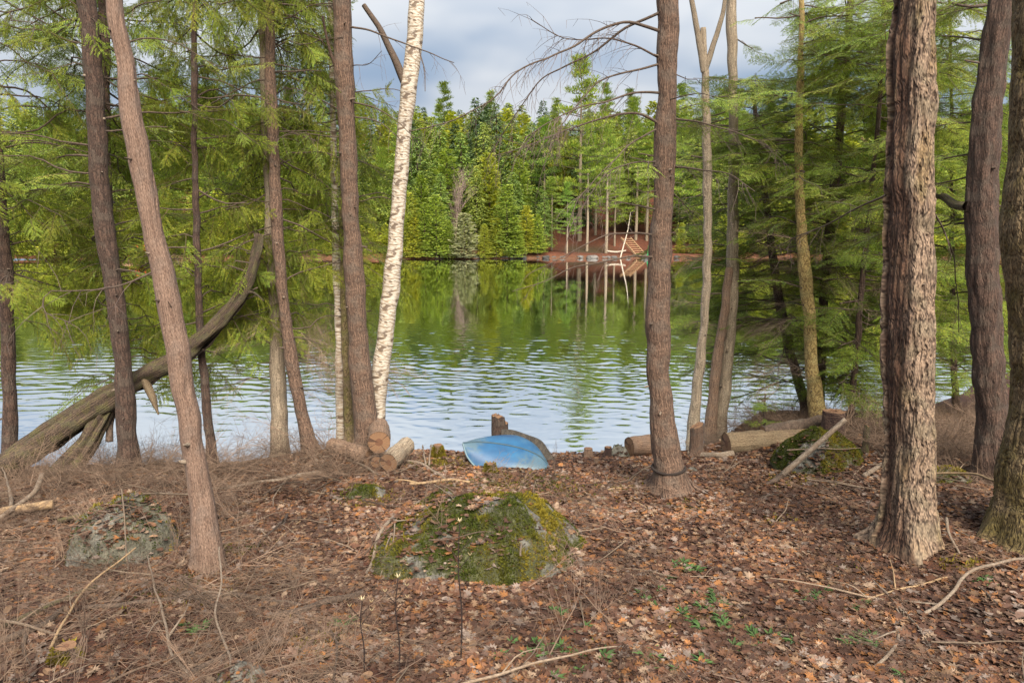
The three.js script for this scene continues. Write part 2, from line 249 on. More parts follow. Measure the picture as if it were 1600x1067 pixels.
// ---------------------------------------------------------------- foliage pieces
function makeBough(kind, seed, L) {                                       // lies along +x, hangs a little
  const r = rng(seed), s = new Soup(), cedar = kind === 'cedar', twig = cedar ? [0.16, 0.11, 0.06] : [0.13, 0.095, 0.07];
  const axis = (t) => V(L * t, -(cedar ? 0.16 : 0.10) * L * t * t + 0.02 * Math.sin(t * 5 + seed), 0.05 * L * Math.sin(t * 3 + seed));
  const tone = () => { const k = 0.72 + 0.6 * r(), y = r(); return cedar ? mixc([0.140 * k, 0.215 * k, 0.020 * k], [0.300 * k, 0.320 * k, 0.028 * k], y * 0.9) : mixc([0.125 * k, 0.215 * k, 0.028 * k], [0.285 * k, 0.340 * k, 0.036 * k], y * 0.9); };
  for (let i = 0; i < 5; i++) s.rod(axis(i / 5), axis((i + 1) / 5), 0.006 * (1 - i / 5.5), 0.006 * (1 - (i + 1) / 5.5), twig);
  const n = Math.round(L / 0.042);
  for (let i = 0; i < n; i++) {
    const t = 0.10 + 0.9 * (i + r() * 0.6) / n, b = axis(Math.min(t, 1)), side = i % 2 ? 1 : -1, ang = (cedar ? 0.75 : 0.95) + 0.3 * (r() - 0.5), len = L * (cedar ? 0.46 : 0.42) * (1.04 - t * 0.72) * (0.65 + 0.5 * r());
    const d = V(Math.cos(ang), (cedar ? -0.35 : -0.12) + (cedar ? 0.8 : 0.35) * (r() - 0.5), side * Math.sin(ang)).normalize(), roll = (cedar ? 1.3 : 0.5) * (r() - 0.5);
    const flat = V(0, 1, 0).applyAxisAngle(d, roll), sd = d.clone().cross(flat).normalize(), sag = (cedar ? 0.9 : 0.5);
    const tip = b.clone().addScaledVector(d, len); tip.y -= sag * len * len; s.kite(b, tip.clone().sub(b).normalize(), flat, len, 0.006, twig);
    const m = Math.max(3, Math.round(len / 0.013));
    for (let j = 0; j < m; j++) {
      const q = (j + 0.3 + 0.5 * r()) / m, p = b.clone().addScaledVector(d, len * q); p.y -= sag * len * len * q * q;
      const f = (j % 2 ? 1 : -1), a2 = (cedar ? 0.55 : 0.75) + 0.35 * (r() - 0.5), fd = d.clone().multiplyScalar(Math.cos(a2)).addScaledVector(sd, f * Math.sin(a2)); fd.y -= 0.12 + 0.2 * (r() - 0.3); fd.normalize();
      const fl = (cedar ? 0.056 : 0.056) * (1.1 - 0.55 * q) * (0.6 + 0.7 * r()), wd = (cedar ? 0.0125 : 0.0115) * (0.8 + 0.5 * r());
      s.kite(p, fd, flat.clone().cross(fd).normalize().addScaledVector(V(r() - 0.5, r() - 0.5, r() - 0.5), 0.5).normalize(), fl, wd, tone(), 0.1 * fl);
    }
  }
  return s.build();
}
function makeDeadBough(seed, L, col) {
  const r = rng(seed), s = new Soup();
  const grow = (p, d, len, rad, depth) => {
    let a = p.clone(), dir = d.clone(); const n = depth ? 3 : 6;
    for (let i = 0; i < n; i++) {
      dir = dir.clone().add(V((r() - 0.5) * 0.35, (r() - 0.56) * 0.3, (r() - 0.5) * 0.35)).normalize();
      const b = a.clone().addScaledVector(dir, len / n), k = 0.75 + 0.5 * r(); s.rod(a, b, rad * (1 - i / n * 0.7), rad * (1 - (i + 1) / n * 0.7), col.map((c) => c * k));
      if (depth < 2) for (let q = 0; q < (depth ? 2 : 3); q++) { const an = (r() < 0.5 ? -1 : 1) * (0.6 + 0.5 * r()), dd = dir.clone().applyAxisAngle(V(0.3 * (r() - 0.5), 1, 0.3 * (r() - 0.5)).normalize(), an); grow(a.clone().lerp(b, r()), dd, len * (0.3 + 0.25 * r()) * (1 - i / n * 0.4), rad * 0.5, depth + 1); }
      a = b;
    }
  };
  grow(V(0, 0, 0), V(1, -0.05, 0), L, 0.0045, 0);
  return s.build();
}
const BOUGH = { cedar: [1, 2, 3].map((i) => makeBough('cedar', i * 11, 0.55 + i * 0.12)), hemlock: [1, 2, 3].map((i) => makeBough('hemlock', i * 17, 0.60 + i * 0.13)), dead: [1, 2, 3].map((i) => makeDeadBough(i * 23, 0.7 + 0.15 * i, [0.26, 0.185, 0.13])) };
class Crown {                                                             // collects boughs of one tree
  constructor() { this.put = {}; }
  add(kind, m, tint) { const v = Math.abs(Math.round(m.elements[12] * 977 + m.elements[13] * 577)) % 3; (this.put[kind + v] ??= { kind, v, list: [] }).list.push([m, tint]); }
  build(parent) {
    for (const { kind, v, list } of Object.values(this.put)) {
      const im = new THREE.InstancedMesh(BOUGH[kind][v], kind === 'dead' ? M_twig : M_leaf, list.length);
      list.forEach(([m, t], i) => { im.setMatrixAt(i, m); im.setColorAt(i, t); });
      im.name = kind === 'dead' ? 'dead_twigs' : 'foliage'; im.userData.kind = 'stuff'; im.castShadow = im.receiveShadow = true; parent.add(im);
    }
  }
}
const X = V(1, 0, 0), Y = V(0, 1, 0), Z = V(0, 0, 1);
function turned(p, yaw, pitch, roll, s) { const q = new THREE.Quaternion().setFromAxisAngle(Y, -yaw).multiply(new THREE.Quaternion().setFromAxisAngle(Z, pitch)).multiply(new THREE.Quaternion().setFromAxisAngle(X, roll)); return new THREE.Matrix4().compose(p, q, V(s, s, s)); }
// the gap over the lake that no branch grows into
const CLEAR = [[1120, 1166, 270, 665, 12.55], [1088, 1120, 300, 680, 11.75], [1240, 1292, 335, 680, 11.6], [424, 476, 215, 700, 10.2], [297, 330, 205, 700, 10.0], [530, 580, 60, 700, 10.3], [598, 650, 200, 560, 10.7]];  // trunks that no bough hangs in front of: frame box and distance
const inGap = (p, pad = 0) => { const [x, y] = frameOf(p); for (const [a, b, c, d, e] of CLEAR) if (x > a - 14 && x < b + 14 && y > c && y < d && -p.z < e + 0.05 && noise(p.x * 5, p.y * 5, p.z * 5) > -0.28) return true; return (x > 640 - pad && x < 1062 + pad && y < 700) || (x > 546 && x <= 660 && y < 125) || (x > 1050 && x < 1235 && y < 115 && noise(p.x * 3.1, p.y * 3.1, p.z * 3.1) > -0.12); };

// ---------------------------------------------------------------- near trees
const trees = {};
// centre line as [px, py, width] from top to base, as seen from the camera; base is on the ground
function tree(name, label, category, line, mat, o = {}) {
  const [bx, by, bw] = line.at(-1), base = o.depth ? at(bx, by, o.depth) : land(bx, by), D = -base.z;
  if (o.depth) base.y = ground(base.x, base.z);
  const t = thing(name, label, category, base, o.group), lean = o.lean ?? 0;
  let pts = line.map(([x, y, w], i) => { const d = D + lean * (line.at(-1)[1] - y) / 1000, p = at(x, y, d); const zz = -(p.y - EYE) * sp - p.z * cp; return [p, w / 2 / FOCAL * zz * zz / Math.hypot(zz, p.x) * 0.96]; }).reverse();
  pts[0][0].copy(base);
  const a = pts.at(-2)[0], b = pts.at(-1)[0], up = b.clone().sub(a).normalize(); up.y = Math.max(up.y, 0.5); up.normalize();
  const topY = o.top ?? 10;
  if (b.y < topY) { const n = 4; for (let i = 1; i <= n; i++) { const k = i / n; pts.push([b.clone().addScaledVector(up, (topY - b.y) / up.y * k), pts[line.length - 1][1] * (1 - (o.taper ?? 0.45) * k)]); } }
  const below = base.clone().addScaledVector(pts[1][0].clone().sub(base).normalize(), -0.25);
  pts.unshift([below, pts[0][1] * 1.1]);
  const flare = o.flare ?? 0.6, fh = o.flareHeight ?? 0.2, R = pts[1][1], amp = o.amp ?? 0.006, sd = base.x * 3.7, freq = o.freq ?? 22;
  const relief = (x, y, z, ang) => {
    const hgt = y - base.y, root = Math.exp(-Math.max(0, hgt + 0.05) / fh) * R * flare * (0.65 + 0.7 * Math.max(0, Math.sin(ang * (o.roots ?? 4) + sd) ** 3) + 0.5 * noise(ang * 1.5, sd));
    return root + amp * (fbm(x * freq, y * freq * 0.16, z * freq, 2) * 1.8) + R * 0.16 * noise(y * 1.3 + sd, ang * 0.5 > 1.57 ? 3 : 3, 0.5) + (o.relief ? o.relief(x, y, z, ang, hgt) : 0);
  };
  const g = limb(pts.map((p) => p[0]), pts.map((p) => p[1]), { round: o.round ?? 28, step: o.step ?? 0.06, relief, tile: o.tile ?? 0.35, tileV: o.tileV ?? 0.7, kink: o.kink ?? 0.02, seed: sd, color: o.color && ((x, y, z, a) => o.color(x, y, z, a, y - base.y)) });
  mesh('trunk', shifted(g, base), mat, t);
  const info = { t, base, pts, D, at: (y) => { let i = 1; while (i < pts.length - 1 && pts[i][0].y < y) i++; const k = clamp((y - pts[i - 1][0].y) / (pts[i][0].y - pts[i - 1][0].y), 0, 1); return { p: pts[i - 1][0].clone().lerp(pts[i][0], k), r: lerp(pts[i - 1][1], pts[i][1], k) }; } };
  trees[o.key ?? name] = info;
  return info;
}
const M_branch = M.stickDark;
// a drawn branch: [px, py] points from its foot outwards at depths starting at the trunk
function drawn(T, line, w0, w1, { away = 0, mat = M_branch, twigs = 0, seed = 1, name = 'branch' } = {}) {
  const n = line.length, pts = line.map(([x, y], i) => at(x, y, T.D - 0.02 + away * i / (n - 1))), k = T.D / FOCAL / 2;
  mesh(name, shifted(limb(pts, pts.map((_, i) => lerp(w1, w0, Math.pow(1 - i / (n - 1), 1.5)) * k * (w0 < 9 ? 0.72 : 1)), { round: 6, step: 0.08, kink: 0.012, seed, tile: 0.1, tileV: 0.3 }), T.base), mat, T.t);
  if (twigs) {
    const r = rng(seed * 77 + 5), s = new Soup(), c = new THREE.CatmullRomCurve3(pts), col = [0.12, 0.085, 0.07];
    for (let i = 0; i < twigs; i++) {
      const u = 0.12 + 0.88 * r(), p = c.getPoint(u), d = c.getTangent(u); let dir = d.clone().multiplyScalar(0.7).add(V((r() - 0.5) * 1.1, -0.15 - 0.7 * r() + (r() < 0.3 ? 0.7 : 0), (r() - 0.5) * 1.1)).normalize(), a = p, L = 0.15 + 0.4 * r();
      for (let j = 0; j < 4; j++) { const b = a.clone().addScaledVector(dir, L / 4); s.rod(a, b, 0.0035 * (1 - j / 5), 0.0035 * (1 - (j + 1) / 5), col); if (j && r() < 0.6) s.rod(b, b.clone().add(V((r() - 0.5) * 0.16, -0.06 - 0.1 * r(), (r() - 0.5) * 0.16)), 0.002, 0.001, col); dir.add(V((r() - 0.5) * 0.5, -0.12, (r() - 0.5) * 0.5)).normalize(); a = b; }
    }
    const m = mesh('twigs', shifted(s.build(), T.base), M_twig, T.t); m.userData.kind = 'stuff';
  }
}
// live limbs all round the trunk between two heights, with boughs
function boughs(T, kind, { from, to, count, length, seed, droop = 0.25, deadTo = -1, dense = 1, tint = [1, 1, 1], pad = 0, az0 = 0, az1 = 2 * Math.PI, size = kind === 'cedar' ? 0.78 : 0.85, keep } ) {
  const r = rng(seed), crown = T.crown ??= new Crown();
  for (let i = 0; i < count; i++) {
    const y = from + (to - from) * (i + r() * 0.9) / count, { p, r: R } = T.at(y), yaw = az0 + (az1 - az0) * r(), L = length(y) * (0.65 + 0.6 * r()), dead = kind === 'dead' || y < deadTo && r() < 0.75;
    const d = V(Math.cos(yaw), 0, Math.sin(yaw)), pts = [], n = 5, cd = kind === 'cedar', rise = cd ? 0.9 * (r() - 0.45) : 0.55 * (r() - 0.4), bend = (r() - 0.5) * (cd ? 1.6 : 1.2), wob = cd ? 0.12 : 0.08;
    for (let k = 0; k <= n; k++) { const u = k / n; pts.push(p.clone().addScaledVector(d, L * u).addScaledVector(V(-d.z, 0, d.x), bend * u * u * L * 0.4).add(V(wob * noise(u * 3, i, seed) * L, L * (rise * u - droop * u * u) + wob * noise(u * 3, i + 50, seed) * L, wob * noise(u * 3, i + 90, seed) * L).multiplyScalar(k ? 1 : 0))); }
    let cut = n; for (let k = 1; k <= n; k++) if (inGap(pts[k], pad) || pts[k].y < 0.25 || (keep && !keep(pts[k]))) { cut = k - 1; break; }
    if (cut < 1) continue;
    const rad = 0.005 + 0.005 * L;
    const g = limb(pts.slice(0, cut + 1), pts.slice(0, cut + 1).map((_, k) => lerp(rad, 0.003, k / n)), { round: 5, step: 0.16, kink: 0.02, seed: i + seed, tile: 0.1, tileV: 0.3 });
    mesh('branch', shifted(g, T.base), M_branch, T.t);
    const c = new THREE.CatmullRomCurve3(pts.slice(0, cut + 1)), m = Math.round(L * cut / n * 6.0 * dense);
    for (let k = 0; k < m; k++) {
      const u = Math.pow(0.08 + 0.92 * (k + r()) / m, 0.8), q = c.getPoint(Math.min(u, 1)), side = k % 2 ? 1 : -1, last = k === m - 1;
      const yw = yaw + (last ? 0 : side * (0.3 + (cd ? 1.1 : 0.9) * r())), s = size * (0.6 + 0.6 * r()) * (1.1 - 0.35 * u), reach = q.clone().add(V(Math.cos(yw) * 0.5 * s, -0.1, Math.sin(yw) * 0.5 * s));
      if (inGap(reach, pad) || (keep && !keep(reach))) continue;
      const f = 0.8 + 0.4 * r(), tn = new THREE.Color().setRGB(tint[0] * f * (0.9 + 0.25 * r()), tint[1] * f, tint[2] * f);
      crown.add(dead ? 'dead' : kind, turned(q.sub(T.base), yw, (cd ? -0.55 : -0.12) - 0.5 * droop * u + (cd ? 1.0 : 0.7) * (r() - 0.5), (cd ? 3.0 : 1.4) * (r() - 0.5), s), dead ? new THREE.Color(1, 1, 1) : tn);
    }
  }
}
const finish = (T) => T.crown?.build(T.t);

// --- left side
const lt = 'tree';
tree('cedar_tree', 'dark cedar trunk at the far left edge behind the fallen log', lt, [[-14, 150, 22], [-2, 300, 23], [7, 420, 23], [12, 560, 24], [13, 720, 27]], M.hemlockDark, { key: 'c1', depth: 9.6, amp: 0.005 });
tree('hemlock_tree', 'dark brown trunk behind the leaning bare trunk, left of the thin one', lt, [[128, -40, 34], [141, 60, 34], [150, 190, 33], [158, 320, 32], [177, 450, 31], [192, 580, 30], [201, 735, 33]], M.hemlockDark, { key: 'c2', depth: 9.3, amp: 0.008 });
tree('cedar_tree', 'upper dark trunk showing just behind the top of the leaning bare trunk', lt, [[160, -40, 19], [162, 80, 19], [163, 240, 19], [176, 420, 19], [192, 580, 20], [202, 715, 22]], M.hemlockDark, { key: 'c2b', depth: 10.2 });
tree('bare_cedar_tree', 'leaning smooth tan trunk without bark in the left foreground', lt, [[172, -60, 33], [186, 60, 34], [208, 190, 35], [232, 320, 37], [256, 440, 38], [283, 580, 39], [303, 710, 41], [318, 810, 44], [326, 885, 46]], M.bareCedar, { key: 'bare', amp: 0.006, round: 44, step: 0.04, flare: 0.55, flareHeight: 0.16, roots: 3, tile: 0.3, relief: (x, y, z, a) => -0.012 * sm(0.06, 0.0, Math.abs(noise(x * 14, y * 0.8, z * 14))) });
tree('cedar_tree', 'slim dark straight trunk standing between the leaning bare trunk and the lake', lt, [[303, 60, 10], [304, 220, 11], [307, 380, 12], [313, 520, 13], [322, 630, 14], [332, 718, 17]], M.hemlockDark, { key: 'c4', depth: 10.0, round: 16 });
tree('cedar_tree', 'brown curved trunk with its foot sweeping right, left of the thick trunk', lt, [[420, -40, 19], [421, 80, 19], [426, 220, 19], [432, 340, 20], [440, 450, 20], [455, 560, 21], [472, 650, 22], [486, 708, 25]], M.hemlock, { key: 'c5', depth: 10.2, round: 20 });
tree('hemlock_tree', 'thick straight red brown trunk beside the white birch', lt, [[533, -40, 31], [537, 100, 32], [543, 230, 31], [549, 350, 31], [555, 460, 32], [562, 570, 34], [570, 650, 38], [574, 700, 45]], M.hemlock, { key: 'c6', depth: 10.3, round: 36, amp: 0.008 });
tree('birch_tree', 'white birch leaning right with a snapped fork near the top', lt, [[654, -60, 26], [650, 20, 27], [646, 80, 28], [637, 150, 26], [629, 230, 25], [622, 330, 26], [614, 420, 27], [602, 520, 28], [591, 610, 27], [585, 695, 28]], M.birch, { key: 'birch', depth: 10.7, round: 28, amp: 0.003, tile: 0.25, tileV: 0.6 });
tree('birch_tree', 'thin pale birch close behind the thick red brown trunk', lt, [[519, 130, 11], [522, 280, 12], [526, 420, 13], [530, 560, 14], [531, 695, 16]], M.birch, { key: 'birch2', depth: 10.9, round: 16, amp: 0.003, tile: 0.25 });
tree('cedar_tree', 'thin greenish trunk between the thin birch and the thick red brown trunk', lt, [[535, 240, 11], [537, 420, 13], [541, 560, 15], [547, 698, 18]], M.mossyBark, { key: 'c8', depth: 10.8, round: 16 });
tree('cedar_tree', 'pale grey flaking trunk at the water edge behind the curved brown trunk', lt, [[414, 130, 16], [420, 280, 20], [427, 420, 24], [433, 560, 26], [436, 700, 32]], M.greyCedar, { key: 'c9', depth: 10.6, round: 20, amp: 0.008 });
// --- right side
tree('hemlock_tree', 'large solitary hemlock with bare limbs and a dark band at its foot', lt, [[1043, -60, 34], [1043, 60, 34], [1041, 180, 34], [1037, 300, 35], [1032, 400, 36], [1028, 500, 36], [1029, 580, 37], [1035, 650, 40], [1042, 710, 44], [1049, 765, 52]], M.hemlock, { key: 'h10', round: 56, step: 0.035, amp: 0.010, flare: 0.95, flareHeight: 0.15, roots: 3 });
tree('cedar_tree', 'slender forked trunk just right of the solitary hemlock', lt, [[1101, 100, 12], [1104, 200, 13], [1106, 320, 14], [1105, 430, 14], [1098, 530, 15], [1089, 610, 18], [1083, 680, 22]], M.greyCedar, { key: 'c11', depth: 11.8, round: 20, top: 6.6, taper: 0.3 });
tree('cedar_tree', 'tall grey stem of the twin trunks at the water edge', lt, [[1143, -50, 16], [1144, 60, 17], [1146, 180, 17], [1146, 300, 17], [1145, 400, 19], [1142, 500, 20], [1134, 590, 21], [1124, 664, 24]], M.greyCedar, { key: 'c12', depth: 12.6, round: 20 });
tree('cedar_tree', 'leaning brown stem of the twin trunks at the water edge', lt, [[1140, 420, 12], [1132, 490, 15], [1120, 570, 17], [1109, 664, 21]], M.cedarBark, { key: 'c12b', depth: 12.5, round: 18, top: 2.9, taper: 0.3 });
tree('cedar_tree', 'yellow barked trunk standing behind the mossy stump', lt, [[1254, -40, 8], [1251, 140, 11], [1249, 280, 16], [1255, 390, 20], [1264, 480, 22], [1270, 580, 24], [1281, 676, 28]], M.yellowBark, { key: 'c13', depth: 11.6, round: 22 });
tree('hemlock_tree', 'dark straight trunk just behind the yellow barked one', lt, [[1332, -40, 11], [1322, 110, 13], [1310, 240, 15], [1297, 360, 17], [1287, 480, 18], [1280, 610, 20], [1276, 680, 22]], M.hemlockDark, { key: 'c14', depth: 12.8, round: 18 });
tree('hemlock_tree', 'dark leaning trunk left of the yellow barked one', lt, [[1196, 300, 11], [1208, 400, 14], [1222, 490, 16], [1241, 570, 17], [1264, 660, 19]], M.hemlockDark, { key: 'c15', depth: 12.9, round: 18, top: 6 });
tree('hemlock_tree', 'thin dark sapling trunk left of the shaggy maple', lt, [[1382, -40, 7], [1378, 120, 8], [1367, 250, 9], [1352, 400, 10], [1341, 520, 11], [1330, 640, 12]], M.hemlockDark, { key: 'c16', depth: 11.4, round: 14 });
// shaggy maple: long loose plates, and dark rotten wood where the bark is gone on one side
{
  const scar = (x, y, z) => { const c = SCAR.a.x + (SCAR.b.x - SCAR.a.x) * (y - SCAR.a.y) / (SCAR.b.y - SCAR.a.y) + 0.03 * noise(y * 1.4, 3.3), w = 0.062 + 0.03 * noise(y * 2.1, 8.8) - 0.008 * Math.max(0, y - 3); return z > SCAR.z ? sm(w + 0.045, w - 0.03, Math.abs(x - c) + 0.06 * noise(x * 16, y * 1.6, z * 16)) : 0; };
  const foot = land(1418, 850), SCAR = { a: at(1393, 840, -foot.z - 0.12), b: at(1428, 0, -foot.z - 0.22), z: foot.z - 0.06 };
  M.maple.vertexColors = true;
  tree('maple_tree', 'big shaggy barked maple with a dark rotten strip down its side', lt, [[1428, -80, 70], [1427, 40, 71], [1425, 160, 73], [1421, 300, 72], [1420, 420, 74], [1420, 540, 76], [1421, 660, 78], [1422, 760, 82], [1418, 850, 90]], M.maple, {
    key: 'maple', round: 150, step: 0.018, amp: 0.006, flare: 0.75, flareHeight: 0.14, roots: 3, tile: 0.45, tileV: 0.9,
    color: (x, y, z, a, h) => { const k = scar(x, y, z), n = fbm(x * 9, y * 2, z * 9, 3); return mixc(mixc([1, 1, 1], [0.95, 0.93, 0.72], sm(0, 0.4, fbm(x * 4, y * 1.5, z * 4, 2))), mixc([0.30, 0.22, 0.20], [0.52, 0.39, 0.34], 0.5 + n * 1.6), k); },
    relief: (x, y, z) => { const k = Math.abs(noise(x * 22 + 3, y * 2.6, z * 22)), q = Math.abs(noise(x * 9, y * 6 + 5, z * 9)), f = scar(x, y, z); return (1 - f) * (0.022 * sm(0.02, 0.14, k) + 0.010 * sm(0.0, 0.08, q) - 0.014 + 0.016 * fbm(x * 18, y * 3, z * 18, 2)) + f * (-0.03 + 0.022 * fbm(x * 30, y * 1.6, z * 30, 2)); } });
}
tree('hemlock_tree', 'dark furrowed trunk curving behind the right hand mossy trunk', lt, [[1577, -60, 50], [1562, 40, 51], [1547, 130, 52], [1538, 240, 53], [1536, 360, 54], [1539, 470, 55], [1545, 570, 55], [1553, 660, 57], [1558, 745, 66]], M.hemlockDark, { key: 'h18', depth: 8.3, round: 60, step: 0.04, amp: 0.02, freq: 16 });
tree('maple_tree', 'huge mossy pale trunk cut by the right edge of the view', lt, [[1646, -60, 130], [1640, 100, 132], [1634, 300, 138], [1636, 480, 140], [1642, 620, 146], [1640, 740, 165], [1634, 835, 185]], M.paleShaggy, { key: 'h19', round: 120, step: 0.025, amp: 0.012, freq: 20, relief: (x, y, z) => 0.018 * sm(0, 0.12, Math.abs(noise(x * 18, y * 4, z * 18))) - 0.01, color: (x, y, z, a, h) => mixc([1, 0.95, 0.86], [0.74, 0.72, 0.42], sm(-0.1, 0.35, fbm(x * 5, y * 4, z * 5, 3) + 0.22 * sm(1.6, 0, h))), flare: 0.3, flareHeight: 0.3, roots: 5 });

// --- dark band at the foot of the hemlock
{
  const T = trees.h10, y = T.base.y + 0.27, { p, r } = T.at(y), pts = Array.from({ length: 24 }, (_, i) => { const a = i / 24 * 2 * Math.PI; return V(p.x + Math.cos(a) * (r + 0.022) * 1.02, y + 0.012 * Math.sin(a * 2 + 1), p.z + Math.sin(a) * (r + 0.022)); });
  const g = new THREE.TubeGeometry(new THREE.CatmullRomCurve3(pts, true), 96, 0.017, 8, true);
  tag(mesh('rope_loop', g, new THREE.MeshStandardMaterial({ color: 0x2a211c, roughness: 0.95 })), 'dark rope tied round the foot of the solitary hemlock', 'rope');
}
// --- forks and bare limbs
{
  const T = trees.birch;
  drawn(T, [[632, 128], [612, 82], [590, 40], [568, 8]], 13, 7, { mat: M.stickDark, seed: 3 });
  const c = trees.c11; drawn(c, [[1101, 112], [1092, 60], [1083, 10], [1076, -40]], 11, 7, { mat: M.greyCedar, name: 'fork' }); drawn(c, [[1101, 112], [1115, 70], [1130, 20], [1139, -40]], 10, 6, { mat: M.greyCedar, name: 'fork' });
  const h = trees.h10, B = [
    [[[1030, 48], [985, 35], [940, 45], [900, 70], [862, 88], [810, 110], [775, 150], [700, 190], [640, 205]], 7, 2, -1.2, 46], [[[1030, 20], [975, 45], [930, 80], [880, 105], [845, 125], [805, 180], [760, 250]], 7, 2, 0.8, 40],
    [[[1030, 90], [990, 70], [955, 60], [905, 62], [870, 55], [830, 30]], 5, 1.6, -0.5, 26], [[[1030, 100], [985, 112], [940, 125], [905, 160], [870, 210], [850, 260]], 5, 1.5, -0.9, 30],
    [[[1030, 145], [990, 145], [950, 158], [900, 170], [860, 190], [820, 215]], 6, 1.6, -1.3, 34], [[[1030, 193], [1000, 178], [970, 178], [925, 190], [880, 205], [830, 225], [770, 245]], 7, 1.5, -0.6, 34],
    [[[1030, 200], [985, 225], [960, 250], [930, 280], [905, 310], [890, 345]], 4, 1.4, -1.4, 16], [[[1030, 252], [985, 255], [950, 270], [925, 300], [900, 340]], 4, 1.5, -1.0, 16],
    [[[1028, 328], [990, 320], [945, 311]], 4.5, 1.6, -0.4, 5], [[[1026, 368], [990, 364], [945, 368], [910, 385], [860, 412], [830, 425]], 5, 1.5, -0.8, 10], [[[1025, 402], [990, 400], [940, 410], [890, 420], [850, 440], [800, 455]], 5.5, 1.3, -1.1, 9],
    [[[1052, 185], [1090, 190], [1130, 200], [1175, 216], [1200, 228]], 5, 1.5, -0.5, 16], [[[1052, 260], [1095, 265], [1140, 272], [1180, 300]], 5, 1.5, -0.8, 14], [[[1050, 300], [1080, 330], [1100, 350]], 3, 1, 0.4, 6]];
  B.forEach(([line, a, b, aw, tw], i) => drawn(h, line, a, b, { away: aw, twigs: tw, seed: 40 + i }));
  const t6 = trees.c6;
  drawn(t6, [[530, 118], [518, 88], [508, 50], [504, 25]], 8, 5, { away: -0.3, mat: M.hemlock, seed: 70 });
  [[[[548, 42], [580, 48], [625, 66], [660, 78], [690, 90], [709, 98]], 4.5, 1.5, 8], [[[552, 160], [590, 170], [620, 190], [648, 215]], 4, 1.4, 8], [[[552, 182], [585, 188], [612, 205], [628, 222]], 3.5, 1.2, 6], [[[530, 172], [500, 155], [470, 140], [440, 138]], 3.5, 1.2, 10], [[[528, 214], [490, 210], [450, 208], [430, 220]], 3, 1, 8], [[[655, 78], [663, 110], [664, 142]], 3, 1.5, 2], [[[552, 102], [575, 100], [596, 80]], 2.5, 1, 3]].forEach(([l, a, b, tw], i) => drawn(t6, l, a, b, { away: -0.6, twigs: tw, seed: 80 + i }));
  const t2 = trees.bare; drawn(t2, [[238, 425], [200, 442], [160, 452], [110, 455], [75, 455], [66, 470], [70, 488], [110, 505]], 4.5, 1.8, { away: -0.5, twigs: 14, seed: 95, mat: M.stickDark }); drawn(t2, [[262, 500], [268, 482], [262, 470]], 4, 2, { away: -0.1, seed: 96 });
  const m = trees.maple; drawn(m, [[1385, 305], [1340, 325], [1290, 352], [1240, 372], [1215, 385]], 5, 2, { away: 1.6, twigs: 16, seed: 97 }); drawn(m, [[1462, 335], [1478, 365], [1490, 400], [1497, 460], [1500, 520]], 4, 2, { away: 1.0, twigs: 6, seed: 98 });
  const q = trees.h18; drawn(q, [[1512, 322], [1490, 318], [1472, 306], [1450, 308], [1430, 300]], 16, 9, { away: 1.2, seed: 99, mat: M.deadLog }); drawn(q, [[1540, 8], [1515, 10], [1490, 4]], 8, 5, { away: -0.2, seed: 100 });
}
// --- foliage
for (const [k, n, seed] of [['bare', 9, 1], ['c2', 8, 2], ['c5', 7, 3], ['c6', 9, 4], ['h10', 7, 5], ['c12', 6, 6], ['c13', 8, 7], ['c11', 5, 8], ['c1', 4, 9], ['maple', 2, 10], ['h18', 3, 11]]) {
  const T = trees[k], r = rng(seed * 501);
  for (let i = 0; i < n; i++) { const y = T.base.y + 0.5 + 4.6 * (i + r()) / n, { p, r: R } = T.at(y), a = r() * 6.283 < 3.6 ? 0.2 + 2.7 * r() : r() * 6.283, d = V(Math.cos(a), 0.25 * (r() - 0.3), Math.sin(a)), L = 0.01 + 0.10 * r() * r(), q = p.clone().addScaledVector(d, R * 0.85), w = 0.006 + 0.010 * r(); mesh('branch_stub', shifted(limb([q, q.clone().addScaledVector(d, R * 0.2 + L * 0.5), q.clone().addScaledVector(d, R * 0.2 + L).add(V(0, 0.02 * (r() - 0.5), 0))], [w * 1.6, w, w * 0.7], { round: 7, step: 0.03, tile: 0.1, tileV: 0.3 }), T.base), r() < 0.5 ? M.stick : M.stickDark, T.t); }
}
const low = (y0, a, b) => (y) => lerp(a, b, sm(y0, 6, y));
boughs(trees.c1, 'cedar', { dense: 0.8, from: 2.2, to: 7.3, count: 42, length: low(2, 1.3, 1.7), seed: 201, droop: 0.3 });
boughs(trees.c2, 'hemlock', { dense: 0.8, az0: 2.75, az1: 6.68, from: 3.0, to: 7.3, count: 32, length: low(2, 1.5, 1.9), seed: 202, droop: 0.18, tint: [1.15, 1.1, 0.9] });
boughs(trees.c2b, 'cedar', { dense: 0.8, az0: 2.75, az1: 6.68, from: 2.6, to: 7.3, count: 38, length: low(2, 1.5, 1.8), seed: 203, droop: 0.2 });
boughs(trees.c4, 'cedar', { dense: 0.8, az0: 2.75, az1: 6.68, from: 1.6, to: 7.3, count: 44, length: low(1.5, 1.3, 1.6), seed: 204, droop: 0.22 });
boughs(trees.c5, 'cedar', { dense: 0.8, az0: 2.75, az1: 6.68, from: 2.0, to: 7.3, count: 52, length: low(2, 1.2, 1.7), seed: 205, droop: 0.2, deadTo: 2.4 });
boughs(trees.c9, 'cedar', { az0: 2.75, az1: 6.68, from: 1.5, to: 7.3, count: 50, length: low(1.5, 1.2, 1.7), seed: 206, droop: 0.22, deadTo: 2.3 });
boughs(trees.c8, 'cedar', { az0: 2.75, az1: 6.68, from: 1.6, to: 7.3, count: 40, length: low(1.5, 1.0, 1.2), seed: 207, droop: 0.2, deadTo: 1.9 });
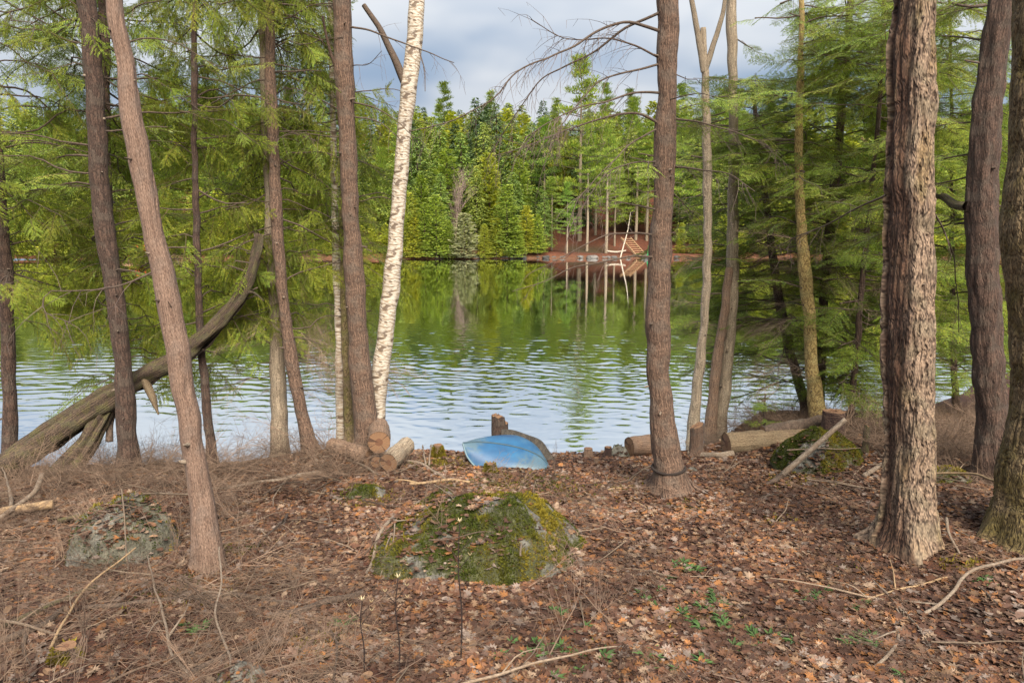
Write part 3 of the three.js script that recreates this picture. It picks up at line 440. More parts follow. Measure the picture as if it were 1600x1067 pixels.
boughs(trees.c6, 'hemlock', { from: 3.2, to: 7.3, count: 24, length: low(2, 1.0, 1.3), seed: 208, droop: 0.2 });
boughs(trees.h10, 'hemlock', { from: 2.9, to: 5.4, count: 9, length: () => 0.75, seed: 209, droop: 0.15, dense: 0.8, pad: -80 });
boughs(trees.c11, 'hemlock', { az0: 2.75, az1: 6.68, from: 2.2, to: 6.6, count: 14, length: low(1.5, 1.2, 1.3), seed: 210, droop: 0.2, deadTo: 3.2, dense: 0.8 });
boughs(trees.c12, 'hemlock', { az0: 2.75, az1: 6.68, from: 1.6, to: 7.3, count: 34, length: low(1.5, 1.5, 1.6), seed: 211, droop: 0.2, deadTo: 3.0, dense: 0.8 });
boughs(trees.c13, 'hemlock', { az0: 2.75, az1: 6.68, from: 1.8, to: 7.3, count: 34, length: low(1.5, 1.6, 1.7), seed: 212, droop: 0.2, deadTo: 4.0, tint: [1.2, 1.15, 0.85] });
boughs(trees.c14, 'hemlock', { az0: 2.75, az1: 6.68, from: 1.0, to: 7.3, count: 52, length: low(1, 1.7, 2.0), seed: 213, droop: 0.22, deadTo: 1.8 });
boughs(trees.c15, 'hemlock', { from: 0.8, to: 6, count: 34, length: low(1, 1.6, 1.5), seed: 214, droop: 0.22, deadTo: 2.0 });
boughs(trees.c16, 'hemlock', { from: 0.9, to: 7.3, count: 46, length: low(1, 1.4, 1.7), seed: 215, droop: 0.22, tint: [1.2, 1.15, 0.85] });
boughs(trees.h18, 'hemlock', { from: 3.0, to: 7.3, count: 24, length: () => 1.5, seed: 216, droop: 0.2, keep: (p) => p.z < -8.2 });
// low boughs over the bank on the right, and hanging cedar over the water on the left
boughs(trees.c12, 'hemlock', { from: 1.0, to: 3.4, count: 18, length: () => 1.4, seed: 231, droop: 0.2, az0: 2.9, az1: 6.9 });
boughs(trees.c14, 'hemlock', { from: 0.8, to: 3.6, count: 18, length: () => 1.7, seed: 232, droop: 0.2, tint: [1.1, 1.05, 0.9] });
boughs(trees.c15, 'hemlock', { from: 0.7, to: 3.6, count: 18, length: () => 1.5, seed: 233, droop: 0.2, az0: 2.6, az1: 7 });
boughs(trees.c16, 'hemlock', { from: 0.9, to: 4.0, count: 22, length: () => 1.3, seed: 234, droop: 0.2, az0: 2.6, az1: 6.8 });
boughs(trees.c13, 'dead', { from: 1.0, to: 4.8, count: 20, length: () => 1.3, seed: 235, droop: 0.15, dense: 0.7, az0: 3.0, az1: 6.5 });
boughs(trees.c11, 'dead', { from: 2.0, to: 4.6, count: 7, length: () => 0.9, seed: 236, droop: 0.15, dense: 0.8, az0: 3.6, az1: 6.6 });
boughs(trees.c2b, 'cedar', { from: 1.3, to: 3.4, count: 18, length: () => 1.2, seed: 237, droop: 0.3, az0: 3.0, az1: 5.4, dense: 0.9 });
boughs(trees.c9, 'dead', { from: 1.0, to: 2.4, count: 8, length: () => 0.9, seed: 238, droop: 0.3, dense: 0.7 });
boughs(trees.c14, 'hemlock', { from: 4.2, to: 7.4, count: 22, length: () => 1.8, seed: 241, droop: 0.22, tint: [1.3, 1.2, 0.8] });
boughs(trees.c16, 'hemlock', { from: 4.0, to: 7.2, count: 22, length: () => 1.6, seed: 242, droop: 0.22, tint: [1.3, 1.2, 0.8] });
boughs(trees.c13, 'hemlock', { from: 4.4, to: 7.2, count: 14, length: () => 1.4, seed: 243, droop: 0.22, tint: [1.2, 1.15, 0.85] });
// two young hemlocks that fill the bank between the big trunks
tree('hemlock_tree', 'young green hemlock in the gap between the maple and the dark furrowed trunk', lt, [[1487, 180, 6], [1489, 400, 9], [1492, 600, 11], [1496, 668, 14]], M.hemlockDark, { key: 'y1', depth: 12.8, round: 12, top: 9 });
boughs(trees.y1, 'hemlock', { from: 0.8, to: 7.3, count: 84, length: low(1, 1.5, 1.6), seed: 217, droop: 0.22, tint: [1.2, 1.15, 0.85] });
tree('hemlock_tree', 'young hemlock half hidden behind the shaggy maple', lt, [[1418, 100, 6], [1419, 400, 9], [1420, 660, 12]], M.hemlockDark, { key: 'y2', depth: 13.4, round: 12, top: 9 });
boughs(trees.y2, 'hemlock', { from: 0.9, to: 7.3, count: 46, length: low(1, 1.5, 1.7), seed: 218, droop: 0.22 });
tree('hemlock_sapling', 'little bright green hemlock seedling behind the hollow ended log', 'sapling', [[1196, 630, 3], [1195, 655, 4], [1195, 684, 5]], M.hemlockDark, { key: 's1', depth: 11.2, round: 8, top: 1.0 });
boughs(trees.s1, 'hemlock', { from: 0.42, to: 0.98, count: 9, length: () => 0.25, seed: 251, droop: 0.1, tint: [1.1, 1.15, 0.9], size: 0.42, dense: 2 });
Object.values(trees).forEach(finish);

// ---------------------------------------------------------------- fallen leaning log on the left
{
  const P = (x, y, d) => at(x, y, d), base = land(20, 745);
  const t = thing('fallen_log', 'split fallen trunk leaning out over the water at the left', 'log', base);
  const pts = [P(-60, 772, 9.3), P(0, 733, 9.4), P(80, 684, 9.5), P(160, 630, 9.6), P(220, 592, 9.7), P(275, 562, 9.75), P(335, 512, 9.8), P(375, 464, 9.85), P(395, 420, 9.9), P(405, 365, 9.95)];
  mesh('trunk', shifted(limb(pts, [0.17, 0.165, 0.15, 0.13, 0.12, 0.11, 0.095, 0.08, 0.07, 0.05], { round: 40, step: 0.04, relief: (x, y, z, a) => 0.05 * noise(x * 3, y * 3, z * 3 + a) + 0.03 * Math.sin(a * 5) * fbm(x * 4, y * 4, z * 4, 2) }), base), M.oldLog, t);
  const up = [P(-20, 730, 9.38), P(60, 676, 9.5), P(150, 616, 9.62), P(215, 580, 9.7)];
  mesh('split_slab', shifted(limb(up, [0.06, 0.075, 0.055, 0.025], { round: 16, step: 0.05, relief: (x, y, z) => 0.03 * noise(x * 4, y * 4, z * 9) }), base), M.oldLog, t).userData.label = 'mossy split slab along the upper side';
  const stub = [P(225, 592, 9.68), P(236, 618, 9.66), P(247, 648, 9.64)]; mesh('broken_stub', shifted(limb(stub, [0.06, 0.05, 0.015], { round: 10, step: 0.04, relief: (x, y, z) => 0.012 * noise(x * 12, y * 5, z * 12) }), base), M.paleLog, t);
  const top = [P(370, 470, 9.84), P(392, 456, 9.82), P(412, 470, 9.8)]; mesh('branch', shifted(limb(top, [0.03, 0.02, 0.008], { round: 7, step: 0.06 }), base), M.oldLog, t);
  const asc = pts.slice(3).map((p, i) => [p, [0.13, 0.12, 0.11, 0.095, 0.08, 0.07, 0.05][i]]), TL = { t, base, pts: asc, at: (y) => { let i = 1; while (i < asc.length - 1 && asc[i][0].y < y) i++; const k = clamp((y - asc[i - 1][0].y) / (asc[i][0].y - asc[i - 1][0].y), 0, 1); return { p: asc[i - 1][0].clone().lerp(asc[i][0], k), r: 0.08 }; } };
  boughs(TL, 'cedar', { from: 2.25, to: 3.5, count: 28, length: () => 1.15, seed: 240, droop: 0.35, az0: 2.6, az1: 6.6, dense: 1.1 }); finish(TL);
  const b2 = land(85, 760), t2 = thing('fallen_log', 'short hollow root trunk propped under the leaning fallen trunk', 'log', b2);
  const q = [P(55, 790, 9.2), P(95, 745, 9.3), P(130, 700, 9.45), P(158, 655, 9.6), P(176, 628, 9.68)];
  mesh('trunk', shifted(limb(q, [0.19, 0.16, 0.14, 0.11, 0.06], { round: 32, step: 0.04, relief: (x, y, z, a) => 0.05 * noise(x * 4, y * 2, z * 4) + 0.025 * Math.sin(a * 7) }), b2), M.oldLog, t2);
  const b3 = [P(170, 690, 9.6), P(172, 660, 9.7), P(180, 640, 9.8), P(186, 700, 9.6)]; mesh('root', shifted(limb(b3, [0.05, 0.04, 0.035, 0.02], { round: 9, step: 0.04 }), b2), M.stickDark, t2);
}

// ---------------------------------------------------------------- boulders with moss
const mossTuft = (() => { const r = rng(5), s = new Soup(); for (let i = 0; i < 7; i++) { const a = r() * 6.28, d = V(Math.cos(a) * 0.7, 0.7 + r(), Math.sin(a) * 0.7).normalize(), k = 0.7 + 0.6 * r(); s.kite(V((r() - 0.5) * 0.02, -0.004, (r() - 0.5) * 0.02), d, V(-Math.sin(a), 0, Math.cos(a)), 0.014 + 0.016 * r(), 0.008, [k, k, k]); } return s.build(); })();
const mossColor = (r, n) => { const y = sm(-0.25, 0.45, n), k = 0.6 + 0.6 * r(); const c = mixc([0.055, 0.075, 0.014], [0.225, 0.175, 0.022], y * 0.85 + 0.15 * r()); return new THREE.Color().setRGB(c[0] * k, c[1] * k, c[2] * k); };
const domes = [];
function boulder(name, label, cx, cz, rx, rz, h, turn, mossy, seed, { power = 2.6, lean = 0, slope = 0, cuts = [] } = {}) {
  const y0 = ground(cx, cz) - 0.10, t = thing(name, label, 'rock', V(cx, y0, cz)), c = Math.cos(turn), s = Math.sin(turn);
  const surf = (rr, a) => {                                               // rr 0..1 from the top to the foot
    const wob = 1 + 0.16 * noise(Math.cos(a) * 1.3 + seed, Math.sin(a) * 1.3, 1) + 0.05 * noise(Math.cos(a) * 4 + seed, Math.sin(a) * 4, 3), lx = Math.cos(a) * rr * rx * wob, lz = Math.sin(a) * rr * rz * wob;
    let y = (h + 0.1) * Math.pow(Math.max(0, 1 - Math.pow(rr, power)), 0.72); y *= 1 + slope * lz / rz; for (const [ca, cc, ct] of cuts) { const q = cc - ct * (Math.cos(ca) * lx + Math.sin(ca) * lz); if (q < y) y = lerp(q, y, 0.12); }
    y += 0.11 * h * fbm(lx * 3.2 + seed, lz * 3.2, 2, 3) * 2 + 0.02 * noise(lx * 13, lz * 13, seed);
    return V(lx * c - lz * s + lean * y, y, lx * s + lz * c);
  };
  const arc = new Float32Array(111), last = [], nr = 44, na = 110, pos = [], col = [], uv = [], idx = [];
  const mossK = (p) => mossy * sm(-0.18, 0.12, fbm(p.x * 3 + seed, p.y * 3, p.z * 3, 3) * 1.25 + 0.15);
  for (let i = 0; i <= nr; i++) for (let j = 0; j <= na; j++) {
    const p = surf(Math.pow(i / nr, 0.8), j / na * 2 * Math.PI); if (i) arc[j] += p.distanceTo(last[j]); last[j] = p; const m = mossK(p), n = fbm(p.x * 6, p.y * 6, p.z * 6 + seed, 3);
    pos.push(p.x, p.y, p.z); uv.push(j / na * Math.max(1, Math.round(6 * (rx + rz) / 1.4)), arc[j] / 0.7); col.push(...mixc(mixc([0.20, 0.185, 0.15], [0.34, 0.32, 0.27], 0.5 + n), [0.10, 0.105, 0.025], m * 0.9));
    if (i < nr && j < na) { const k = i * (na + 1) + j; idx.push(k, k + na + 2, k + na + 1, k, k + 1, k + na + 2); }
  }
  const g = new THREE.BufferGeometry(); g.setAttribute('position', new THREE.Float32BufferAttribute(pos, 3)); g.setAttribute('uv', new THREE.Float32BufferAttribute(uv, 2)); g.setAttribute('color', new THREE.Float32BufferAttribute(col, 3)); g.setIndex(idx); g.computeVertexNormals();
  mesh('stone', g, new THREE.MeshStandardMaterial({ color: new THREE.Color().setRGB(0.85, 0.85, 0.85), vertexColors: true, map: soilGrey[0], bumpMap: soilGrey[1], bumpScale: 0.015, roughness: 0.95 }), t);
  const r = rng(seed * 91), list = [], n = Math.round(rx * rz * 14000 * mossy);
  for (let i = 0; i < n; i++) {
    const rr = Math.sqrt(r()) * 0.99, a = r() * 6.283, p = surf(rr, a); if (r() > mossK(p) + 0.04) continue;
    const e = 0.02, nrm = surf(Math.min(rr + e, 0.999), a).sub(p).cross(surf(rr, a + e).sub(p)).multiplyScalar(-1).normalize(); if (nrm.y < 0) nrm.negate();
    list.push([new THREE.Matrix4().compose(p, new THREE.Quaternion().setFromUnitVectors(Y, nrm).multiply(new THREE.Quaternion().setFromAxisAngle(Y, r() * 6)), V(1, 1, 1).multiplyScalar((0.6 + 0.8 * r()) * (0.8 + 0.9 * Math.max(0, fbm(p.x * 7, p.z * 7 + p.y * 5, seed, 2) * 2)))), mossColor(r, fbm(p.x * 2.4 + seed, p.z * 2.4 + p.y * 2, 4, 3) * 1.8)]);
  }
  if (list.length > 10) { const im = new THREE.InstancedMesh(mossTuft, M_moss, list.length); list.forEach(([m, k], i) => { im.setMatrixAt(i, m); im.setColorAt(i, k); }); im.name = 'moss'; im.userData.kind = 'stuff'; im.castShadow = im.receiveShadow = true; t.add(im); }
  domes.push({ cx, cz, y0, surf, rx, rz, turn, mossK });
  return t;
}
const soilGrey = maps(256, 256, (u, v) => { const a = pn(u * 8, v * 8, 8, 8, 21), b = pn(u * 30, v * 30, 30, 30, 22), c = pn(u * 80, v * 80, 80, 80, 23), k = 190 + 45 * a + 40 * b + 35 * c; return [k, k, k, 0.5 + 0.3 * a + 0.3 * b + 0.25 * c]; });
{
  const p = land(745, 865); boulder('boulder', 'large moss covered boulder in the middle of the leafy ground', p.x + 0.0, p.z - 0.12, 1.05, 0.86, 0.50, -0.2, 1, 3, { power: 3.4, lean: 0.14, slope: -0.12, cuts: [[0.25, 0.76, 0.75], [1.9, 0.58, 0.42], [3.0, 0.55, 0.32], [-1.3, 0.58, 0.3], [0.9, 0.72, 0.6]] });
  const q = land(185, 880); boulder('boulder', 'grey boulder with moss on top among brushwood at the left', q.x - 0.1, q.z - 0.28, 0.56, 0.46, 0.54, 0.2, 0.42, 8, { power: 3.2, slope: -0.1, cuts: [[1.2, 0.66, 0.8], [2.6, 0.6, 0.55], [0, 0.64, 0.6]] });
  const w = land(1300, 735); boulder('mossy_hummock', 'moss capped root hummock behind the leaning grey pole', w.x, w.z - 0.35, 0.62, 0.5, 0.42, 0.1, 1.25, 17, { power: 2.0, slope: -0.2 });
  const e = land(968, 712); boulder('rock', 'small pale rock at the water edge beside the cut log', e.x, e.z, 0.17, 0.14, 0.16, 0, 0.25, 21);
  const u = land(572, 778); boulder('rock', 'small mossy stone in front of the stacked logs', u.x, u.z - 0.1, 0.28, 0.2, 0.10, 0, 1, 27);
  const z = land(1490, 755); boulder('rock', 'mossy stone between the maple and the dark furrowed trunk', z.x, z.z - 0.15, 0.34, 0.25, 0.14, 0, 0.9, 31);
  const o = land(380, 1060); boulder('rock', 'pale stone at the bottom edge left of the middle', o.x, o.z, 0.2, 0.14, 0.10, 0, 0.4, 35);
  const a1 = land(1082, 737); boulder('rock', 'little white stone right of the banded hemlock foot', a1.x, a1.z, 0.10, 0.06, 0.06, 0.2, 0, 39);
}
const surfaceAt = (x, z) => {                                             // ground or boulder top, for things that lie on them
  let y = ground(x, z), on = null;
  for (const d of domes) { const dx = x - d.cx, dz = z - d.cz, c = Math.cos(d.turn), s = Math.sin(d.turn), lx = (dx * c + dz * s) / d.rx, lz = (-dx * s + dz * c) / d.rz, rr = Math.hypot(lx, lz); if (rr < 1) { const p = d.surf(rr, Math.atan2(lz, lx)), yy = d.y0 + p.y; if (yy > y) { y = yy; on = [d, p]; } } }
  return [y, on];
};
// moss on the ground
{
  const r = rng(77), list = [];
  for (const [mx, mz, R, a] of MOSSY) for (let i = 0, n = Math.round(R * R * 7000 * a); i < n; i++) {
    const q = r() * 6.283, d = Math.sqrt(r()) * R * 1.5, x = mx + Math.cos(q) * d, z = mz + Math.sin(q) * d; if (r() > mossAt(x, z) * 1.5 || z < shoreZ(x)) continue;
    list.push([turned(V(x, ground(x, z), z), r() * 6, 0.3 * (r() - 0.5), 0.3 * (r() - 0.5), 0.8 + 0.9 * r()), mossColor(r, fbm(x * 1.5, z * 1.5, 4, 2) * 1.5 + 0.1)]);
  }
  const im = new THREE.InstancedMesh(mossTuft, M_moss, list.length); list.forEach(([m, k], i) => { im.setMatrixAt(i, m); im.setColorAt(i, k); }); im.name = 'ground_moss'; im.castShadow = im.receiveShadow = true; scene.add(im);
  tag(im, 'olive and yellow moss in patches on the forest floor', 'moss', null, 'stuff');
}

// ---------------------------------------------------------------- leaf litter
function leafShape(seed, lobed) {
  const r = rng(seed), s = new Soup(), n = lobed ? 10 : 6, out = [], curl = 0.5 + r(), cup = (r() - 0.3) * 0.9;
  const bendY = (x, z) => 0.22 * curl * Math.abs(z) * (1 + cup) - 0.5 * cup * x * x + 0.12 * Math.sin(x * 7 + seed) * z;
  for (let i = 0; i <= n; i++) { const t = i / n, a = Math.PI * t, R = lobed ? (i % 2 ? 0.30 : 0.52) + 0.08 * r() : 0.5; out.push([0.5 - (lobed ? R * Math.cos(a) * 1 : 0.5 * Math.cos(a)), lobed ? R * Math.sin(a) : 0.26 * Math.sin(a)]); }
  const pt = (x, z) => V(x - 0.5, bendY(x - 0.5, z), z);
  for (const sgn of [1, -1]) for (let i = 0; i < n; i++) { const k = 0.85 + 0.3 * r(), a = pt(out[i][0], sgn * out[i][1]), b = pt(out[i + 1][0], sgn * out[i + 1][1]), m = pt(lerp(out[i][0], 0.5, 0.55), 0), m2 = pt(lerp(out[i + 1][0], 0.5, 0.55), 0); s.tri(a, b, m, [k, k, k]); s.tri(b, m2, m, [k, k, k]); }
  s.rod(pt(0.02, 0), V(-0.75, 0.02, 0.04), 0.012, 0.008, [0.8, 0.7, 0.6]);
  return s.build();
}
{
  const shapes = [leafShape(1, true), leafShape(2, true), leafShape(3, false), leafShape(4, false), leafShape(5, true)], lists = shapes.map(() => []), r = rng(99);
  const PAL = [[0.090, 0.046, 0.030], [0.125, 0.060, 0.036], [0.170, 0.078, 0.042], [0.150, 0.088, 0.058], [0.215, 0.105, 0.056], [0.180, 0.110, 0.080], [0.240, 0.145, 0.084], [0.275, 0.120, 0.042], [0.245, 0.185, 0.150], [0.310, 0.215, 0.145]];
  let n = 0;
  for (let i = 0; i < 340000 && n < 135000; i++) {
    const z = -3.2 - 9.6 * Math.pow(r(), 0.85), x = (r() - 0.5) * 2 * (0.78 * -z + 1.9); if (z < shoreZ(x) + 0.12) continue;
    const [px, py] = frameOf(V(x, ground(x, z), z)); const [y, on] = surfaceAt(x, z);
    let d = Math.max(0.34, 0.62 + 1.3 * fbm(x * 0.9, z * 0.9, 11, 3)); d *= lerp(0.75, 1.15, sm(250, 620, px)) * (1 - 0.75 * mossAt(x, z));
    if (on) d *= 0.20 + 0.5 * sm(0.9, 0.2, on[0].mossK(on[1])) + (on[1].z > on[0].rz * 0.45 && on[1].x < 0.3 ? 0.5 : 0);
    if (r() > d) continue; n++;
    const damp = sm(-0.25, 0.35, fbm(x * 1.1 + 5, z * 1.1, 23, 3)), c = PAL[Math.floor(Math.pow(r(), lerp(1.9, 0.95, damp)) * PAL.length)], k = (0.6 + 0.55 * r()) * lerp(0.62, 1.12, damp), big = 0.028 + 0.07 * Math.pow(r(), 2.6);
    const m = turned(V(x, y + 0.003 + 0.012 * r(), z), r() * 6.283, (r() - 0.5) * 0.6, (r() - 0.5) * 0.75, big); const j = Math.floor(r() * shapes.length);
    lists[j].push([m, new THREE.Color().setRGB(c[0] * k, c[1] * k, c[2] * k)]);
  }
  const g = new THREE.Group(); g.name = 'leaf_litter'; scene.add(g); tag(g, 'fallen brown and russet leaves covering the forest floor', 'leaves', null, 'stuff');
  lists.forEach((l, v) => { const im = new THREE.InstancedMesh(shapes[v], M_litter, l.length); l.forEach(([m, c], i) => { im.setMatrixAt(i, m); im.setColorAt(i, c); }); im.name = 'leaves'; im.userData.kind = 'stuff'; im.castShadow = im.receiveShadow = true; g.add(im); });
}

// ---------------------------------------------------------------- brushwood (uncountable twigs) and small greenery
{
  const shapes = [3, 5, 8].map((k) => makeDeadBough(k * 31, 0.9, [0.155, 0.105, 0.074])), lists = shapes.map(() => []), r = rng(321);
  const zones = [[[-6.5, -2.0], [-10.3, -8.2], 400], [[-6, -2.6], [-8.4, -5.6], 190], [[-4.2, -1.3], [-6, -3.9], 130], [[5.2, 7.2], [-10.2, -8.9], 160], [[4.6, 9], [-12.8, -9.6], 420], [[2.6, 5.2], [-12.8, -11.4], 200], [[-2, 4.5], [-9, -4], 70], [[5.2, 7.5], [-9.4, -7.4], 110]];
  for (const [[x0, x1], [z0, z1], n] of zones) for (let i = 0; i < n; i++) {
    const x = lerp(x0, x1, r()), z = lerp(z0, z1, r()); if (z < shoreZ(x) - 0.1) continue;
    if (fbm(x * 0.9, z * 0.9, 17, 2) < -0.06 - 0.2 * r() || Math.hypot(x - domes[1].cx, (z - domes[1].cz) * 0.8) < 0.75 && r() < 0.8) continue; const [y] = surfaceAt(x, z), k = 0.55 + 1.0 * r();
    lists[Math.floor(r() * 3)].push([turned(V(x, y + 0.01 + 0.10 * r() * r(), z), r() * 6.283, (r() - 0.3) * 0.5, r() * 6, 0.4 + 0.75 * r()), new THREE.Color().setRGB(k, k * 0.97, k * 0.93)]);
  }
  const g = new THREE.Group(); g.name = 'brushwood'; scene.add(g); tag(g, 'tangle of thin dead grey brown twigs strewn over the ground', 'brushwood', null, 'stuff');
  lists.forEach((l, v) => { const im = new THREE.InstancedMesh(shapes[v], M_twig, l.length); l.forEach(([m, c], i) => { im.setMatrixAt(i, m); im.setColorAt(i, c); }); im.name = 'twigs'; im.userData.kind = 'stuff'; im.castShadow = im.receiveShadow = true; g.add(im); });
  // sticks of finger thickness among the twigs
  const bent = [1, 2, 3].map((k) => { const q = rng(k * 71), p = [V(-0.5, 0, 0), V(-0.2, 0.03 * q(), 0.10 * (q() - 0.5)), V(0.15, 0.04 * q(), 0.12 * (q() - 0.5)), V(0.5, 0.02, 0.1 * (q() - 0.5))]; return mergeGeometries([limb(p, [0.010, 0.009, 0.007, 0.004], { round: 6, step: 0.06, kink: 0.02, seed: k, tile: 0.1, tileV: 0.3, capStart: true }), limb([p[1], p[1].clone().add(V(0.12, 0.05, 0.10 * (k - 2) + 0.05)), p[1].clone().add(V(0.26, 0.06, 0.16 * (k - 2) + 0.06))], [0.006, 0.005, 0.002], { round: 5, step: 0.06, kink: 0.02, seed: k + 9, tile: 0.1, tileV: 0.3 })]); });
  const sl = bent.map(() => []);
  for (const [x0, x1, z0, z1, n] of [[-6, -1.6, -9.8, -3.6, 190], [-1.6, 4.5, -9.8, -3.6, 60], [4, 7.5, -11, -7.5, 60]]) for (let i = 0; i < n; i++) { const x = lerp(x0, x1, r()), z = lerp(z0, z1, r()); if (z < shoreZ(x) + 0.2) continue; const k = 0.6 + 0.7 * r(); sl[i % 3].push([turned(V(x, surfaceAt(x, z)[0] + 0.012 + 0.05 * r() * r(), z), r() * 6.283, (r() - 0.45) * 0.22, r() * 6, 0.4 + 0.9 * r() * r()), new THREE.Color().setRGB(k, k * 0.95, k * 0.9)]); }
  sl.forEach((l, v) => { const im = new THREE.InstancedMesh(bent[v], v ? M.stick : M.stickDark, l.length); l.forEach(([m, c], i) => { im.setMatrixAt(i, m); im.setColorAt(i, c); }); im.name = 'sticks'; im.userData.kind = 'stuff'; im.castShadow = im.receiveShadow = true; g.add(im); });
  // low green plants among the leaves
  const s = new Soup(), rr = rng(12); for (let i = 0; i < 16; i++) { const a = rr() * 6.283, k = 0.7 + 0.6 * rr(); s.kite(V(0, 0, 0), V(Math.cos(a), 0.35 + 0.6 * rr(), Math.sin(a)).normalize(), V(-Math.sin(a), 0, Math.cos(a)), 0.05 + 0.06 * rr(), 0.018, [0.10 * k, 0.19 * k, 0.05 * k], 0.02); }
  const plant = s.build(), list = [];
  for (const [px, py, n, sp] of [[1115, 965, 16, 0.25], [900, 975, 6, 0.2], [905, 1030, 14, 0.3], [1050, 1030, 7, 0.2], [1065, 890, 8, 0.2], [1275, 935, 8, 0.12], [1340, 945, 8, 0.12], [1350, 1010, 8, 0.12], [1180, 990, 10, 0.25], [1540, 910, 6, 0.1], [800, 1020, 5, 0.2], [1095, 945, 6, 0.2], [1000, 930, 5, 0.2], [300, 985, 5, 0.1], [520, 985, 6, 0.15], [1430, 1060, 5, 0.1]]) { const p = land(px, py); for (let i = 0; i < n; i++) { const x = p.x + (rr() - 0.5) * 2 * sp, z = p.z + (rr() - 0.5) * 2 * sp; list.push(turned(V(x, surfaceAt(x, z)[0], z), rr() * 6, 0.1, 0.1, 0.5 + 0.7 * rr())); } }
  const im = new THREE.InstancedMesh(plant, M_leaf, list.length); list.forEach((m, i) => im.setMatrixAt(i, m)); im.name = 'ground_plants'; im.castShadow = im.receiveShadow = true; scene.add(im); tag(im, 'low green seedlings poking through the fallen leaves', 'plants', null, 'stuff');
}

// ---------------------------------------------------------------- fallen branches that can be told apart
function fallen(name, label, line, w0, w1, mat, { lift = 0, side = [], category = 'branch', seed = 1, heights } = {}) {
  const raw = line.map(([x, y], i) => { const p = land(x, y); const k = w0 / 2 / FOCAL * -p.z; p.y = surfaceAt(p.x, p.z)[0]; p.y += k * 0.8 + lift + (heights?.[i] ?? 0); return p; }), base = raw[0].clone();
  const t = thing(name, label, category, base), k = -base.z / FOCAL / 2;
  mesh('stem', shifted(limb(raw, raw.map((_, i) => lerp(w0, w1, i / (raw.length - 1)) * k), { round: 9, step: 0.05, kink: 0.018, seed, tile: 0.12, tileV: 0.35, capStart: true }), base), mat, t);
  side.forEach((l, i) => { const q = l.map(([x, y, h = 0]) => { const p = land(x, y); p.y = surfaceAt(p.x, p.z)[0] + lift + h + 0.015; return p; }); mesh('twig', shifted(limb(q, q.map((_, j) => lerp(w1 * 0.9, 0.8, j / (q.length - 1)) * k), { round: 6, step: 0.05, kink: 0.02, seed: seed + i + 3, tile: 0.1 }), base), mat, t); });
  return t;
}
fallen('fallen_branch', 'forked pale branch lying over the left side of the mossy boulder', [[686, 781], [660, 785], [640, 815], [620, 838], [595, 862], [580, 885], [572, 900]], 8, 3, M.stick, { side: [[[620, 838], [618, 855], [640, 858], [642, 864]], [[632, 825], [610, 870], [600, 890]], [[618, 845], [614, 880], [595, 905]]], seed: 1 });
fallen('fallen_branch', 'thick dark branch lying at the lower left, cut end to the right', [[425, 968], [460, 962], [505, 948], [545, 938], [567, 930]], 12, 10, M.stickDark, { side: [[[470, 950], [440, 945], [405, 942]], [[462, 960], [478, 985], [480, 1000]]], seed: 2 });
fallen('fallen_branch', 'long mossy pole lying across the lower left corner', [[0, 985], [40, 968], [75, 952], [110, 935], [150, 920]], 10, 8, M.deadLog, { seed: 3 });
fallen('fallen_branch', 'thin tan stick slanting up out of the left brushwood', [[78, 1020], [100, 985], [130, 945], [165, 920], [215, 893]], 5.5, 3.5, M.stickTan, { seed: 4, heights: [0.02, 0.05, 0.09, 0.14, 0.2] });
fallen('fallen_branch', 'curved grey branch in the left bottom corner', [[0, 1008], [35, 995], [70, 980], [95, 960]], 13, 9, M.stickDark, { side: [[[40, 995], [38, 1030], [50, 1050]]], seed: 5 });
fallen('fallen_branch', 'long thin branch curving down to the bottom edge left of the middle', [[230, 885], [241, 925], [256, 975], [270, 1030], [305, 1066]], 2.2, 4.5, M.stick, { side: [[[256, 975], [240, 990, 0.06], [228, 1010, 0.05]], [[262, 1000], [285, 985, 0.08], [300, 960, 0.12]]], seed: 6, heights: [0.1, 0.07, 0.04, 0.02, 0] });
fallen('fallen_branch', 'pale upright twig in front of the leaning bare trunk', [[345, 900], [347, 950], [338, 985], [355, 1025], [362, 1066]], 2.6, 3.6, M.stick, { side: [[[345, 930], [320, 940, 0.05], [300, 960, 0.04]], [[342, 960], [315, 990], [293, 1045]]], seed: 7, heights: [0.25, 0.18, 0.1, 0.04, 0] });
fallen('fallen_branch', 'dark rotting branch at the bottom edge below the leaning bare trunk', [[285, 1066], [310, 1050], [355, 1030], [400, 1015], [440, 990]], 11, 7, M.stickDark, { seed: 8 });
fallen('fallen_branch', 'horizontal dark branch below the left boulder', [[130, 955], [200, 947], [280, 940], [360, 935], [440, 940]], 9, 6, M.stickDark, { seed: 9 });
fallen('fallen_branch', 'knobbly pale branch lying in the brush below the curved brown trunk', [[505, 742], [470, 745], [440, 752], [405, 756], [360, 765], [320, 768]], 7, 4, M.stick, { side: [[[440, 750], [415, 745], [380, 752]], [[450, 748], [430, 775], [425, 800]]], seed: 10 });
fallen('fallen_branch', 'long grey branch arching over the bank toward the stacked logs', [[400, 700], [440, 690], [470, 705], [495, 725]], 6, 3, M.stick, { seed: 11, heights: [0.1, 0.2, 0.16, 0.03] });
fallen('fallen_branch', 'thin bent branch running from the brush to the mossy stump', [[595, 745], [545, 720], [510, 715], [470, 718]], 4, 2.5, M.stick, { seed: 12 });
fallen('fallen_branch', 'forked branch lying in front of the mossy stump by the boat', [[635, 722], [660, 728], [680, 740], [695, 750]], 5, 4, M.stick, { side: [[[665, 728], [662, 715, 0.05], [661, 704, 0.14]], [[670, 730], [672, 715, 0.05], [674, 702, 0.14]]], seed: 13 });
